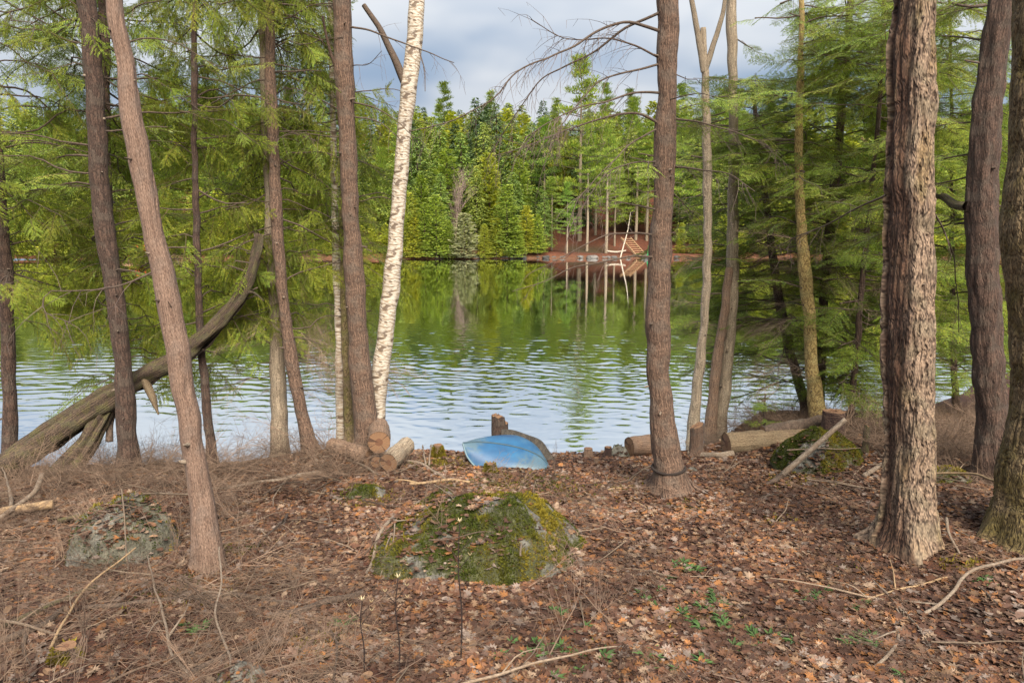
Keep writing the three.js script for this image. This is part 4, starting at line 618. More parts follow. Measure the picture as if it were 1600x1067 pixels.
fallen('fallen_branch', 'straight brown branch between the stacked logs and the mossy boulder', [[640, 758], [680, 755], [710, 752], [735, 756]], 5, 4, M.stickTan, { side: [[[655, 757], [620, 752], [590, 760]]], seed: 14 });
fallen('fallen_branch', 'long curved stick at the bottom right with a pale forked tip', [[1330, 1064], [1365, 1048], [1395, 1020], [1410, 985], [1412, 958]], 7, 5, M.stick, { side: [[[1410, 960], [1390, 935], [1360, 905], [1330, 865]], [[1408, 965], [1380, 925], [1345, 908]], [[1412, 955], [1440, 990], [1455, 1020]], [[1405, 990], [1360, 1005], [1300, 1000]]], seed: 15 });
fallen('fallen_branch', 'long bare branch running to the right edge below the mossy trunk', [[1445, 962], [1475, 948], [1505, 920], [1530, 908], [1575, 897], [1600, 893]], 6, 5, M.stick, { side: [[[1470, 948], [1440, 945], [1400, 940]]], seed: 16, heights: [0, 0.03, 0.08, 0.1, 0.1, 0.1] });
fallen('fallen_branch', 'thin brown stick at the lower right leaning on the leaves', [[1530, 920], [1560, 945], [1600, 968]], 4, 3, M.stickDark, { seed: 17 });
fallen('fallen_branch', 'crossing twigs in front of the maple foot', [[1355, 940], [1400, 925], [1440, 915], [1490, 905]], 5, 3, M.stickTan, { side: [[[1400, 925], [1395, 905, 0.05], [1390, 892, 0.1]]], seed: 18 });
fallen('fallen_branch', 'thin roots and twigs against the right side of the maple foot', [[1478, 828], [1485, 850], [1500, 870]], 5, 3, M.stick, { side: [[[1470, 810], [1500, 835], [1530, 845]], [[1500, 832], [1525, 835], [1545, 850]]], seed: 19, heights: [0.1, 0.04, 0.01] });
fallen('fallen_branch', 'short stick lying in the leaves left of the banded hemlock', [[985, 780], [1010, 795], [1030, 818]], 3, 2, M.stickTan, { seed: 20 });
fallen('fallen_branch', 'pale stick left of the hemlock foot', [[945, 770], [960, 766], [973, 764]], 4, 3, M.stickTan, { seed: 21 });
fallen('fallen_branch', 'grey branch lying in front of the cut log by the slanted stump', [[1075, 711], [1100, 714], [1125, 716], [1145, 712]], 9, 11, M.stick, { seed: 22 });
fallen('fallen_branch', 'branch lying in the leaves beside the mossy hummock', [[1350, 748], [1365, 738], [1378, 728]], 9, 6, M.stick, { seed: 23 });
fallen('fallen_branch', 'pale thick stick beside the left boulder with a cut face', [[0, 812], [40, 806], [85, 800]], 13, 16, M.stickTan, { seed: 24, lift: 0.05 });
fallen('fallen_branch', 'twisted pale branch rising at the left edge', [[0, 820], [30, 805], [55, 790], [68, 770]], 7, 9, M.stick, { seed: 25, heights: [0.05, 0.1, 0.14, 0.2], side: [[[20, 815, 0.08], [15, 780, 0.12], [0, 740, 0.2]]] });
fallen('fallen_branch', 'dark mossy branch lying on top of the left boulder', [[90, 822], [120, 815], [150, 808], [175, 798]], 8, 6, M.deadLog, { seed: 26, lift: 0.03 });
fallen('fallen_branch', 'thin straight pale sapling stem standing before the left boulder', [[200, 895], [200, 893], [201, 890]], 3, 2, M.stick, { seed: 27, heights: [0, 0.35, 0.75] });
fallen('fallen_branch', 'thin stick lying left of the mossy boulder', [[400, 880], [440, 840], [470, 815], [500, 800]], 3, 2, M.stickTan, { seed: 28 });
fallen('fallen_branch', 'long thin twig pointing to the boulder from the lower middle', [[630, 912], [650, 945], [675, 965], [715, 978]], 3, 2.5, M.stick, { seed: 29 });
fallen('fallen_branch', 'row of thin sticks lying left of the bottom text area', [[470, 972], [540, 975], [590, 985], [640, 1010]], 4, 3, M.stickTan, { seed: 30, side: [[[545, 975], [600, 1000], [620, 1015]]] }).userData.label = 'long thin tan stick lying across the lower middle ground';
fallen('fallen_branch', 'arching bramble stem crossing in front of the maple', [[1385, 785], [1420, 778], [1460, 776], [1510, 780], [1555, 792], [1600, 805]], 3.5, 3.5, M.stickTan, { seed: 31, heights: [0.1, 0.2, 0.25, 0.28, 0.25, 0.2] });

// the grey pole propped on the hummock
{
  const dl = -land(1300, 735).z, a = at(1217, 742, dl - 0.1), b = at(1322, 655, dl - 0.2); a.y = ground(a.x, a.z) + 0.03;
  const t = thing('wooden_pole', 'straight grey pole leaning up over the mossy hummock', 'pole', a), m = a.clone().lerp(b, 0.12); m.y += 0.005;
  mesh('shaft', shifted(limb([a, a.clone().lerp(b, 0.14), a.clone().lerp(b, 0.55), b], [0.03, 0.038, 0.034, 0.03], { round: 12, step: 0.05, tile: 0.15, capStart: true }), a), M.stick, t);
  const e = at(1207, 741, dl - 0.14), f = at(1198, 745, dl - 0.18); e.y = ground(e.x, e.z) + 0.02; f.y = ground(f.x, f.z) + 0.015; mesh('crook', shifted(limb([a.clone().lerp(b, 0.08), a.clone().add(V(0.01, 0.01, 0)), e, f], [0.04, 0.04, 0.03, 0.012], { round: 10, step: 0.03 }), a), M.stickDark, t);
}
// ---------------------------------------------------------------- logs and stumps
function log(label, a, b, ra, rb, mat, group) {                           // a sawn log: bark, and two cut faces
  const t = thing('cut_log', label, 'log', a.clone(), group);
  mesh('bark', shifted(limb([a, a.clone().lerp(b, 0.33), a.clone().lerp(b, 0.66), b], [ra, ra, rb, rb], { round: 30, step: 0.05, capEnd: false, relief: (x, y, z) => 0.03 * fbm(x * 6, y * 6, z * 6, 3) + 0.01 * noise(x * 22, y * 22, z * 22) }), a), mat, t);
  const d = b.clone().sub(a).normalize();
  for (const [p, r, k] of [[a, ra, -1], [b, rb, 1]]) { const g = new THREE.CircleGeometry(r * 0.985, 30), m = mesh('cut_face', g, cutWood, t); m.position.copy(p).sub(a).addScaledVector(d, 0.003 * k - 0.008 * k); m.quaternion.setFromUnitVectors(Z, d.clone().multiplyScalar(k)); }
  return t;
}
{
  const g = (px, py, up) => { const p = land(px, py); p.y += up; return p; };
  let p = g(607, 738, 0.13); log('short pale log with a dark cut face, frontmost right of the stack', p, p.clone().add(V(0.16, 0.06, -0.62)), 0.125, 0.12, M.greyCedar);
  p = g(578, 728, 0.12); log('log at the lower left of the small stack by the thick trunk', p, p.clone().add(V(-0.62, 0.06, -0.35)), 0.125, 0.12, M.cedarBark);
  p = g(591, 735, 0.36); p.z -= 0.1; log('top log of the small stack with a round sawn face', p, p.clone().add(V(-0.12, 0.02, -0.65)), 0.155, 0.15, M.cedarBark);
  p = g(588, 732, 0.09); log('small dark log wedged low between the stacked logs', p, p.clone().add(V(-0.1, 0.02, -0.5)), 0.08, 0.08, M.hemlockDark);
  p = g(983, 712, 0.14); log('long cut log lying behind the solitary hemlock', p, p.clone().add(V(0.72, 0.01, -0.25)), 0.15, 0.14, M.cedarBark);
  p = g(1134, 710, 0.16); log('thick fallen log with a hollow grey end, right of the slanted stump', p, p.clone().add(V(1.75, 0.06, -0.25)), 0.17, 0.14, M.paleLog);
  p = g(1190, 695, 0.2); log('dark log lying behind the hollow ended log', p, p.clone().add(V(1.2, 0.12, -0.35)), 0.09, 0.08, M.stickDark);
}
function stump(label, px, py, w, h, mat, { depth, slant = 0, moss = 0, tall, split } = {}) {
  const base = depth ? at(px, py, depth) : land(px, py); if (depth) base.y = Math.max(ground(base.x, base.z), -0.2);
  const k = -base.z / FOCAL, R = w / 2 * k, Hh = h * k * 1.04, t = thing('stump', label, 'stump', base), n = 40, rows = 14, pos = [], uv = [], idx = [], sd = px * 0.37;
  const topY = (a, rr) => Hh + slant * R * Math.cos(a) * rr + (split ? split * Hh * (Math.cos(a + 0.6) * rr > 0.15 ? -1 : 0.15) : 0) + 0.05 * Hh * noise(a * 2 * rr, sd, rr * 2);
  for (let i = 0; i <= rows; i++) for (let j = 0; j <= n; j++) { const a = j / n * 2 * Math.PI, u = i / rows, y = lerp(-0.12, topY(a, 1), u), fl = 1 + 0.45 * Math.exp(-Math.max(y, 0) / (0.07)) * (0.5 + Math.max(0, Math.sin(a * 3 + sd))) , r = R * fl * (1 + 0.08 * noise(Math.cos(a) * 2, Math.sin(a) * 2, sd) + 0.05 * noise(Math.cos(a) * 9, Math.sin(a) * 9, y * 4)); pos.push(Math.cos(a) * r, y, Math.sin(a) * r); uv.push(j / n * 3, y / 0.5); if (i < rows && j < n) { const q = i * (n + 1) + j; idx.push(q, q + n + 1, q + n + 2, q, q + n + 2, q + 1); } }
  const g = new THREE.BufferGeometry(); g.setAttribute('position', new THREE.Float32BufferAttribute(pos, 3)); g.setAttribute('uv', new THREE.Float32BufferAttribute(uv, 2)); g.setIndex(idx); g.computeVertexNormals(); mesh('bark', g, mat, t);
  const tp = [], tu = [], ti = [], last = rows * (n + 1); for (let i = 0; i <= 6; i++) for (let j = 0; j <= n; j++) { const q = (last + j) * 3, rr = i / 6, a = j / n * 2 * Math.PI; tp.push(pos[q] * rr, topY(a, rr), pos[q + 2] * rr); tu.push(0.5 + 0.5 * rr * Math.cos(a), 0.5 + 0.5 * rr * Math.sin(a)); if (i < 6 && j < n) { const z = i * (n + 1) + j; ti.push(z, z + n + 2, z + n + 1, z, z + 1, z + n + 2); } }
  const gt = new THREE.BufferGeometry(); gt.setAttribute('position', new THREE.Float32BufferAttribute(tp, 3)); gt.setAttribute('uv', new THREE.Float32BufferAttribute(tu, 2)); gt.setIndex(ti); gt.computeVertexNormals(); mesh('cut_top', gt, cutWood, t);
  if (moss) { const r = rng(px), list = []; for (let i = 0; i < 1400 * moss; i++) { const a = r() * 6.283, y = Hh * r() * r(), fl = 1 + 0.45 * Math.exp(-y / 0.07) * (0.5 + Math.max(0, Math.sin(a * 3 + sd))), rr = R * fl * 1.02; if (noise(a * 1.5, y * 9, sd) < -0.1) continue; const nr = V(Math.cos(a), 0.4, Math.sin(a)).normalize(); list.push([new THREE.Matrix4().compose(V(Math.cos(a) * rr, y, Math.sin(a) * rr), new THREE.Quaternion().setFromUnitVectors(Y, nr), V(1, 1, 1).multiplyScalar(0.8 + r())), mossColor(r, r())]); } const im = new THREE.InstancedMesh(mossTuft, M_moss, list.length); list.forEach(([m, c], i) => { im.setMatrixAt(i, m); im.setColorAt(i, c); }); im.name = 'moss'; im.userData.kind = 'stuff'; im.castShadow = im.receiveShadow = true; t.add(im); }
  return t;
}
stump('tall broken stump standing behind the blue boat', 781, 690, 27, 64, M.hemlockDark, { depth: 11.0, split: 0.16 });
stump('mossy stump between the stacked logs and the boat', 684, 714, 14, 20, M.cedarBark, { moss: 0.7 });
stump('little moss covered stump in front of the boat', 766, 738, 14, 14, M.deadLog, { moss: 0.8 });
stump('slanted red brown stump at the foot of the forked trunk', 1088, 700, 21, 48, M.hemlock, { depth: 10.75, slant: 0.5 });
stump('small round topped stump at the water edge right of the boat', 919, 714, 13, 14, M.cedarBark);
stump('small dark charred stump at the water edge', 950, 713, 11, 15, M.mapleScar);
stump('tiny peg of a stump in the leaves left of the pale rock', 932, 724, 6, 9, M.cedarBark);
stump('broad rotten stump behind the mossy hummock', 1301, 690, 34, 38, M.mapleScar, { depth: 10.6 });
stump('dark sawn stump in the brush at the lower left corner', 104, 1030, 30, 22, M.hemlockDark, { moss: 0.4 });
stump('leaning rotten snag on the right side of the mossy hummock', 1352, 715, 10, 42, M.deadLog, { depth: 9.6, slant: -0.6 });

// ---------------------------------------------------------------- the boat and the grey board behind it
{
  const D = 10.05, q = (x, y, d) => at(x, y, d), base = land(800, 742);
  const t = thing('canoe', 'upturned blue canoe lying on the leaves by the water', 'boat', base);
  const keel = new THREE.CatmullRomCurve3([q(723, 692, D + 0.05), q(745, 690.5, D + 0.1), q(790, 695, D + 0.12), q(825, 704, D + 0.08), q(846, 715, D), q(857, 728, D - 0.1), q(865, 742, D - 0.2)]);
  const near = new THREE.CatmullRomCurve3([q(723, 693, D + 0.04), q(731, 715, D - 0.08), q(750, 734, D - 0.16), q(790, 742, D - 0.2), q(830, 744, D - 0.22), q(852, 744, D - 0.22), q(865, 743, D - 0.2)]);
  const farE = new THREE.CatmullRomCurve3([q(723, 692, D + 0.06), q(745, 689.5, D + 0.4), q(775, 683, D + 0.75), q(803, 682, D + 0.85), q(828, 693, D + 0.7), q(848, 715, D + 0.35), q(865, 742, D - 0.19)]);
  const hull = (A, B, out, n = 60, m = 16) => {
    const pos = [], idx = [], col = [];
    for (let i = 0; i <= n; i++) { const a = A.getPoint(i / n), b = B.getPoint(i / n), bulge = Math.sin(Math.PI * i / n); for (let j = 0; j <= m; j++) { const v = j / m, p = a.clone().lerp(b, v).addScaledVector(out, 0.09 * bulge * Math.sin(Math.PI * v)); pos.push(p.x, p.y, p.z); const s = fbm(p.x * 3.2, p.y * 9, p.z * 3, 3), g = noise(p.x * 1.4 + 3, p.y * 3, 2); col.push(...mixc(mixc([0.010, 0.070, 0.165], [0.024, 0.135, 0.26], 0.5 + s * 1.4), [0.12, 0.16, 0.15], 0.7 * sm(0.0, 0.45, g + 0.4 * s + 0.25 * noise(p.x * 22, p.y * 30, p.z * 22)))); if (i < n && j < m) { const k = i * (m + 1) + j; idx.push(k, k + 1, k + m + 2, k, k + m + 2, k + m + 1); } } }
    const g = new THREE.BufferGeometry(); g.setAttribute('position', new THREE.Float32BufferAttribute(pos, 3)); g.setAttribute('color', new THREE.Float32BufferAttribute(col, 3)); g.setIndex(idx); g.computeVertexNormals(); return g;
  };
  const paint = new THREE.MeshPhysicalMaterial({ color: new THREE.Color().setRGB(0.72, 0.78, 0.85), vertexColors: true, roughness: 0.5, clearcoat: 0.1, clearcoatRoughness: 0.5, side: THREE.DoubleSide });
  mesh('near_side', shifted(hull(keel, near, V(0, 0.15, 1).normalize()), base), paint, t); mesh('far_side', shifted(hull(keel, farE, V(0, 1, -0.1).normalize()), base), paint, t).userData.label = 'paler blue far side of the hull';
  const back = new THREE.CatmullRomCurve3(farE.points.map((p, i, a) => V(p.x, i === 0 || i === a.length - 1 ? p.y : ground(p.x, p.z) - 0.02, p.z + (i === 0 || i === a.length - 1 ? 0 : -0.12))));
  mesh('far_flank', shifted(hull(farE, back, V(0, 0, -1)), base), paint, t);
  mesh('keel_strip', shifted(new THREE.TubeGeometry(keel, 60, 0.013, 8), base), new THREE.MeshStandardMaterial({ color: 0x2c4450, roughness: 0.6 }), t);
  mesh('gunwale', shifted(new THREE.TubeGeometry(near, 60, 0.014, 8), base), new THREE.MeshStandardMaterial({ color: 0x5f747c, roughness: 0.6 }), t);
  // bent grey board
  const bb = land(868, 725), tb = thing('hull_board', 'dark weathered curved board leaning behind the blue canoe', 'board', bb);
  const A = [q(783, 672, 10.75), q(800, 673, 10.75), q(822, 680, 10.7), q(846, 690, 10.6), q(858, 706, 10.5), q(870, 724, 10.4)], Bq = [q(783, 690, 10.7), q(800, 692, 10.6), q(822, 704, 10.5), q(838, 716, 10.42), q(850, 724, 10.36), q(860, 727, 10.33)];
  const ca = new THREE.CatmullRomCurve3(A), cb = new THREE.CatmullRomCurve3(Bq), pos = [], idx = [], uv = [], n = 30;
  for (let i = 0; i <= n; i++) { const a = ca.getPoint(i / n), b = cb.getPoint(i / n), off = V(0, 0.008, -0.028); [a, b, b.clone().add(off), a.clone().add(off)].forEach((p, j) => { pos.push(p.x, p.y, p.z); uv.push(i / n * 2, j * 0.3); if (i < n) { const k = i * 4 + j, l = i * 4 + (j + 1) % 4; idx.push(k, l, l + 4, k, l + 4, k + 4); } }); }
  const g = new THREE.BufferGeometry(); g.setAttribute('position', new THREE.Float32BufferAttribute(pos, 3)); g.setAttribute('uv', new THREE.Float32BufferAttribute(uv, 2)); g.setIndex(idx); g.computeVertexNormals();
  mesh('board', shifted(g.toNonIndexed(), bb), bark([44, 40, 36], [86, 78, 68], [74, 70, 62], { nu: 6, nv: 2, s: 15, bump: 0.003 }), tb); tb.children[0].geometry.computeVertexNormals();
}
// saplings: thin red stems with pale buds
for (const [label, px, py, hgt, seed] of [['tall bare red sapling with pale buds before the mossy boulder', 720, 1030, 0.95, 1], ['thin bare red sapling left of the tall budded one', 623, 1055, 0.65, 2], ['short bare red sapling lower left of the mossy boulder', 568, 1052, 0.5, 3]]) {
  const b = land(px, py), t = thing('sapling', label, 'sapling', b), r = rng(seed * 9), top = V(0.03 * (r() - 0.2), hgt, -0.05 * r());
  mesh('stem', limb([V(0, -0.03, 0), V(0.01, hgt * 0.35, 0.01), V(-0.01, hgt * 0.7, 0), top], [0.006, 0.005, 0.004, 0.003], { round: 6, step: 0.05, tile: 0.1 }), M.mapleScar, t);
  for (const [y, sd] of [[0.68, 1], [0.74, -1], [0.8, 1]]) { const p = V(0, hgt * y, 0), e = p.clone().add(V(sd * 0.07, 0.10, 0.02)); mesh('side_shoot', limb([p, e], [0.003, 0.002], { round: 5, step: 0.04, tile: 0.1 }), M.mapleScar, t); for (const k of [-1, 1]) { const s = new Soup(); s.kite(e, V(k * 0.5, 1, 0.2).normalize(), V(1, 0, 0), 0.035, 0.008, [0.42, 0.34, 0.2]); s.kite(e, V(k * 0.5, 1, 0.2).normalize(), V(0, 0, 1), 0.035, 0.008, [0.42, 0.34, 0.2]); mesh('bud', s.build(), M_litter, t); } }
  const s = new Soup(); for (let i = 0; i < 6; i++) { const a = i * 1.05; s.kite(top, V(Math.cos(a) * 0.7, 0.8, Math.sin(a) * 0.7).normalize(), V(-Math.sin(a), 0, Math.cos(a)), 0.04, 0.009, [0.45, 0.37, 0.22]); } mesh('bud', s.build(), M_litter, t);
}

// ---------------------------------------------------------------- the forest across the lake
function farCrown(kind, seed, Hh) {
  const r = rng(seed), s = new Soup();
  const T = { hemlock: [[0.160, 0.240, 0.040], [0.370, 0.400, 0.052]], cedar: [[0.28, 0.34, 0.034], [0.52, 0.50, 0.048]], pine: [[0.15, 0.26, 0.038], [0.36, 0.40, 0.050]], silver: [[0.30, 0.32, 0.15], [0.50, 0.48, 0.25]], dark: [[0.065, 0.125, 0.042], [0.130, 0.185, 0.052]] }[kind];
  const tone = () => { const k = 0.75 + 0.5 * r(); return mixc(T[0], T[1], r()).map((c) => c * k); };
  if (kind === 'pine') {
    for (let i = 0; i < 42; i++) {
      const y = Hh * (0.28 + 0.70 * (i + r()) / 34), yaw = r() * 6.283, L = (1 - Math.pow((y / Hh - 0.28) / 0.75, 2)) * Hh * 0.20 * (0.5 + 0.7 * r()) + 0.5, d = V(Math.cos(yaw), 0.12, Math.sin(yaw));
      s.rod(V(0, y, 0), V(d.x * L, y + 0.18 * L, d.z * L), 0.06, 0.02, [0.13, 0.10, 0.08]);
      for (let c = 0; c < 5; c++) { const u = 0.35 + 0.65 * (c + r()) / 5, q = V(d.x * L * u + (r() - 0.5) * 0.8, y + 0.18 * L * u + (r() - 0.5) * 0.25, d.z * L * u + (r() - 0.5) * 0.8), R = 0.45 + 0.35 * r(); for (let k = 0; k < 26; k++) { const a = r() * 6.283, e = V(Math.cos(a) * r(), 0.55 * r() - 0.05, Math.sin(a) * r()), dd = V(Math.cos(a), 0.6 + 0.8 * r(), Math.sin(a)).normalize(); s.kite(q.clone().addScaledVector(e, R), dd, V(-Math.sin(a), 0.2, Math.cos(a)), 0.30 + 0.2 * r(), 0.10, tone()); } }
    }
    return s.build();
  }
  const dense = kind === 'cedar' || kind === 'silver', lv = Math.round(Hh * (dense ? 5.5 : 3.8)), h0 = dense ? 0.02 : 0.10, wide = dense ? 0.20 : 0.20;
  for (let i = 0; i < lv; i++) {
    const u = (i + r()) / lv, y = Hh * (h0 + (1 - h0) * u), R = Hh * wide * Math.pow(1 - u, dense ? 0.55 : 0.7) * (dense ? sm(-0.15, 0.12, u) * 0.5 + 0.5 : 1) + 0.12, nb = dense ? 12 : 10;
    for (let b = 0; b < nb; b++) {
      const yaw = r() * 6.283, L = R * (0.6 + 0.55 * r()) * (1 + 0.75 * noise(Math.cos(yaw) * 1.3 + seed, y * 0.55, Math.sin(yaw) * 1.3)), d = V(Math.cos(yaw), 0, Math.sin(yaw)), sd = V(-d.z, 0, d.x), m = Math.max(3, Math.round(L * (dense ? 5.5 : 6.5)));
      for (let k = 0; k < m; k++) { const v = 0.25 + 0.75 * (k + r()) / m, q = d.clone().multiplyScalar(L * v).addScaledVector(sd, (r() - 0.5) * 0.55 * L * v); q.y = y - (dense ? -0.10 : 0.30) * L * v * v + (r() - 0.5) * 0.18; const an = (r() - 0.5) * 1.6, dd = d.clone().applyAxisAngle(Y, an).add(V(0, (dense ? 0.25 : -0.35) + (r() - 0.5) * 0.7, 0)).normalize(); s.kite(q, dd, V(-dd.z, (r() - 0.5) * 1.2, dd.x).normalize(), (dense ? 0.40 : 0.46) * (0.7 + 0.6 * r()), (dense ? 0.20 : 0.17), tone()); }
    }
  }
  return s.build();
}
function bareCrown(seed, Hh, col) {
  const r = rng(seed), s = new Soup();
  const grow = (p, d, len, rad, depth) => { let a = p, dir = d.clone(); for (let i = 0; i < 3; i++) { dir = dir.clone().add(V((r() - 0.5) * 0.4, 0.06, (r() - 0.5) * 0.4)).normalize(); const b = a.clone().addScaledVector(dir, len / 3), k = 0.7 + 0.6 * r(); s.rod(a, b, rad * (1 - i * 0.2), rad * (0.8 - i * 0.2), col.map((c) => c * k)); if (depth < 4) for (let q = 0; q < (depth ? 2 : 3); q++) grow(b, dir.clone().add(V((r() - 0.5) * 1.6, 0.25 * (r() - 0.2), (r() - 0.5) * 1.6)).normalize(), len * (0.42 + 0.2 * r()), rad * 0.45, depth + 1); a = b; } };
  grow(V(0, 0, 0), V(0, 1, 0), Hh * 0.55, 0.07, 0); return s.build();
}
const M_farLeaves = [[1, 1, 1], [0.72, 0.86, 0.95], [1.15, 1.08, 0.9], [0.84, 0.98, 1.05]].map((c) => { const m = M_farLeaf.clone(); m.color.setRGB(...c); return m; });
const farTrunk = new THREE.CylinderGeometry(0.35, 1, 1, 8).translate(0, 0.5, 0), M_farTrunk = M.greyCedar, M_farTrunkDark = M.hemlockDark;
const FAR = { hemlock: [1, 2, 3].map((i) => farCrown('hemlock', i * 7, 14)), dark: [1, 2].map((i) => farCrown('dark', i * 13, 14)), cedar: [1, 2, 3].map((i) => farCrown('cedar', i * 19, 9)), pine: [1, 2, 3].map((i) => farCrown('pine', i * 29, 15)), silver: [farCrown('silver', 5, 6)], bare: [bareCrown(3, 9, [0.24, 0.165, 0.14]), bareCrown(4, 9, [0.32, 0.26, 0.23])] };
const FAR_H = { hemlock: 14, dark: 14, cedar: 9, pine: 15, silver: 6, bare: 9 }, FAR_R = { hemlock: 0.2, dark: 0.2, cedar: 0.14, pine: 0.24, silver: 0.1, bare: 0.12 };
const SHORE = (px) => -farShore((px - 800) / FOCAL * 82) - 82;          // the far shoreline wanders; trees keep their distance from it
function farTree(kind, label, group, px, topPy, depth, v = 0, widen = 1) {
  const p = at(px, 400, depth + SHORE(px)); p.y = farGround(p.x, p.z); const top = at(px, topPy, -p.z).y, s = (top - p.y) / FAR_H[kind];
  const t = thing({ hemlock: 'hemlock_tree', dark: 'spruce_tree', cedar: 'cedar_tree', pine: 'pine_tree', silver: 'cedar_tree', bare: 'bare_tree' }[kind], label, 'tree', p, group);
  t.rotation.y = px * 0.7;
  if (kind !== 'bare') { const tr = mesh('trunk', farTrunk, kind === 'pine' ? M_farTrunk : M_farTrunkDark, t); tr.scale.set(FAR_R[kind] * s, FAR_H[kind] * 0.9 * s, FAR_R[kind] * s); tr.position.y = -0.1; }
  const c = mesh('crown', FAR[kind][v % FAR[kind].length], kind === 'bare' ? M_twig : M_farLeaves[kind === 'silver' ? 0 : Math.floor(px * 7.3 + topPy) % 4], t); c.scale.set(s * widen, s, s * widen);
  return t;
}
// told apart in the photograph
farTree('silver', 'small silvery green cedar at the far water edge', null, 726, 334, 81.9, 0, 1.5);
farTree('bare', 'bare pinkish brown tree among the conifers across the lake', null, 708, 250, 85.5, 0, 0.95);
farTree('pine', 'tall white pine rising above the forest right of the open sky', null, 905, 128, 92, 0, 1.15);
farTree('pine', 'young bright yellow green pine on the russet bank', null, 886, 300, 83.5, 1, 1.1);
farTree('pine', 'broad low pine with a flat crown behind the young bright pine', null, 862, 292, 87, 2, 1.3);
farTree('dark', 'tall dark spruce pair top standing highest left of the open sky', null, 745, 150, 100, 0, 0.8);
farTree('dark', 'narrow dark spruce beside the highest spruce', null, 776, 160, 102, 1, 0.75);
farTree('cedar', 'wide yellow green cedar at the water edge nearest the white birch', null, 682, 305, 82.3, 0, 1.25);
farTree('cedar', 'bright conical cedar in the middle of the far water edge', null, 792, 288, 82.6, 1, 1.2);
farTree('cedar', 'dense cedar just left of the russet bank', null, 822, 322, 83, 2, 1.2);
farTree('pine', 'pine hanging over the russet clearing beside the steps', null, 960, 268, 90, 1, 1.2);
farTree('pine', 'pale green pine behind the solitary hemlock across the lake', null, 1010, 215, 92, 2, 1.15);
{
  const r = rng(808), G = { cedar: ['yellow green cedar in the front row of the far forest', 'cedars along the far shore'], hemlock: ['dark hemlock in the far forest across the lake', 'hemlocks of the far forest'], pine: ['white pine in the far forest across the lake', 'pines of the far forest'] };
  for (const [px, top, k, dd] of [[648, 340, 'cedar', 82.2], [664, 318, 'cedar', 82.4], [702, 345, 'cedar', 82.0], [757, 350, 'cedar', 82], [776, 340, 'cedar', 82.2], [806, 340, 'cedar', 82], [840, 335, 'cedar', 83], [850, 300, 'hemlock', 85], [690, 270, 'hemlock', 86], [745, 262, 'hemlock', 87], [803, 268, 'hemlock', 86], [655, 200, 'hemlock'], [690, 190, 'hemlock'], [722, 205, 'hemlock'], [757, 190, 'hemlock'], [800, 185, 'hemlock'], [830, 190, 'hemlock'], [850, 210, 'pine'], [765, 240, 'cedar'], [700, 235, 'cedar'], [735, 255, 'hemlock'], [775, 300, 'hemlock'], [812, 250, 'cedar'], [838, 270, 'hemlock'], [660, 275, 'cedar'], [760, 320, 'cedar'], [930, 215, 'pine'], [985, 200, 'hemlock']]) farTree(k, ...G[k], px, top, dd ?? (k === 'cedar' ? 88 + r() * 3 : 92 + 5 * r()), Math.floor(r() * 3), 0.95 + 0.3 * r());
  // the wood behind, one mass
  const wood = new THREE.Group(); wood.name = 'far_forest'; scene.add(wood); tag(wood, 'dense mixed forest rising behind the far shore', 'forest', null, 'stuff');
  const put = {}, add = (k, px, top, depth) => { const p = at(px, 400, depth + SHORE(px)); p.y = farGround(p.x, p.z) - 0.1; const v = Math.floor(r() * FAR[k].length), s = (at(px, top, -p.z).y - p.y) / FAR_H[k], w = s * (1 + 0.3 * r()), f = 0.75 + 0.5 * r(); (put[k + v] ??= { k, v, l: [] }).l.push([new THREE.Matrix4().compose(p, new THREE.Quaternion().setFromAxisAngle(Y, r() * 6), V(w, s, w)), new THREE.Color(f, f, f)]); };
  for (let i = 0; i < 60; i++) { const px = -60 + 1720 * (i + 0.5 * r()) / 60; if (px > 650 && px < 1060) continue; add('cedar', px, 290 + 60 * r(), 82.6 + 3 * r()); }
  for (let i = 0; i < 70; i++) { const px = -60 + 1720 * (i + r()) / 70, k = r() < 0.6 ? 'hemlock' : 'pine'; if (px > 640 && px < 1035) continue; add(k, px, 205 + 60 * r(), 87 + 7 * r()); }
  for (let i = 0; i < 420; i++) { const x = (r() - 0.5) * 240, z = -98 - 46 * r(), k = ['hemlock', 'dark', 'hemlock', 'pine', 'cedar'][Math.floor(r() * 5)], v = Math.floor(r() * FAR[k].length), s = (10.5 + 4.5 * r()) / FAR_H[k], f = 0.8 + 0.45 * r(); (put[k + v] ??= { k, v, l: [] }).l.push([new THREE.Matrix4().compose(V(x, farGround(x, z) - 0.2, z), new THREE.Quaternion().setFromAxisAngle(Y, r() * 6), V(s, s, s)), new THREE.Color(f, f, f)]); }
  for (const { k, v, l } of Object.values(put)) { const im = new THREE.InstancedMesh(FAR[k][v], M_farLeaf, l.length); l.forEach(([m, c], i) => { im.setMatrixAt(i, m); im.setColorAt(i, c); }); im.name = 'crowns'; im.userData.kind = 'stuff'; im.castShadow = im.receiveShadow = true; wood.add(im); }
}
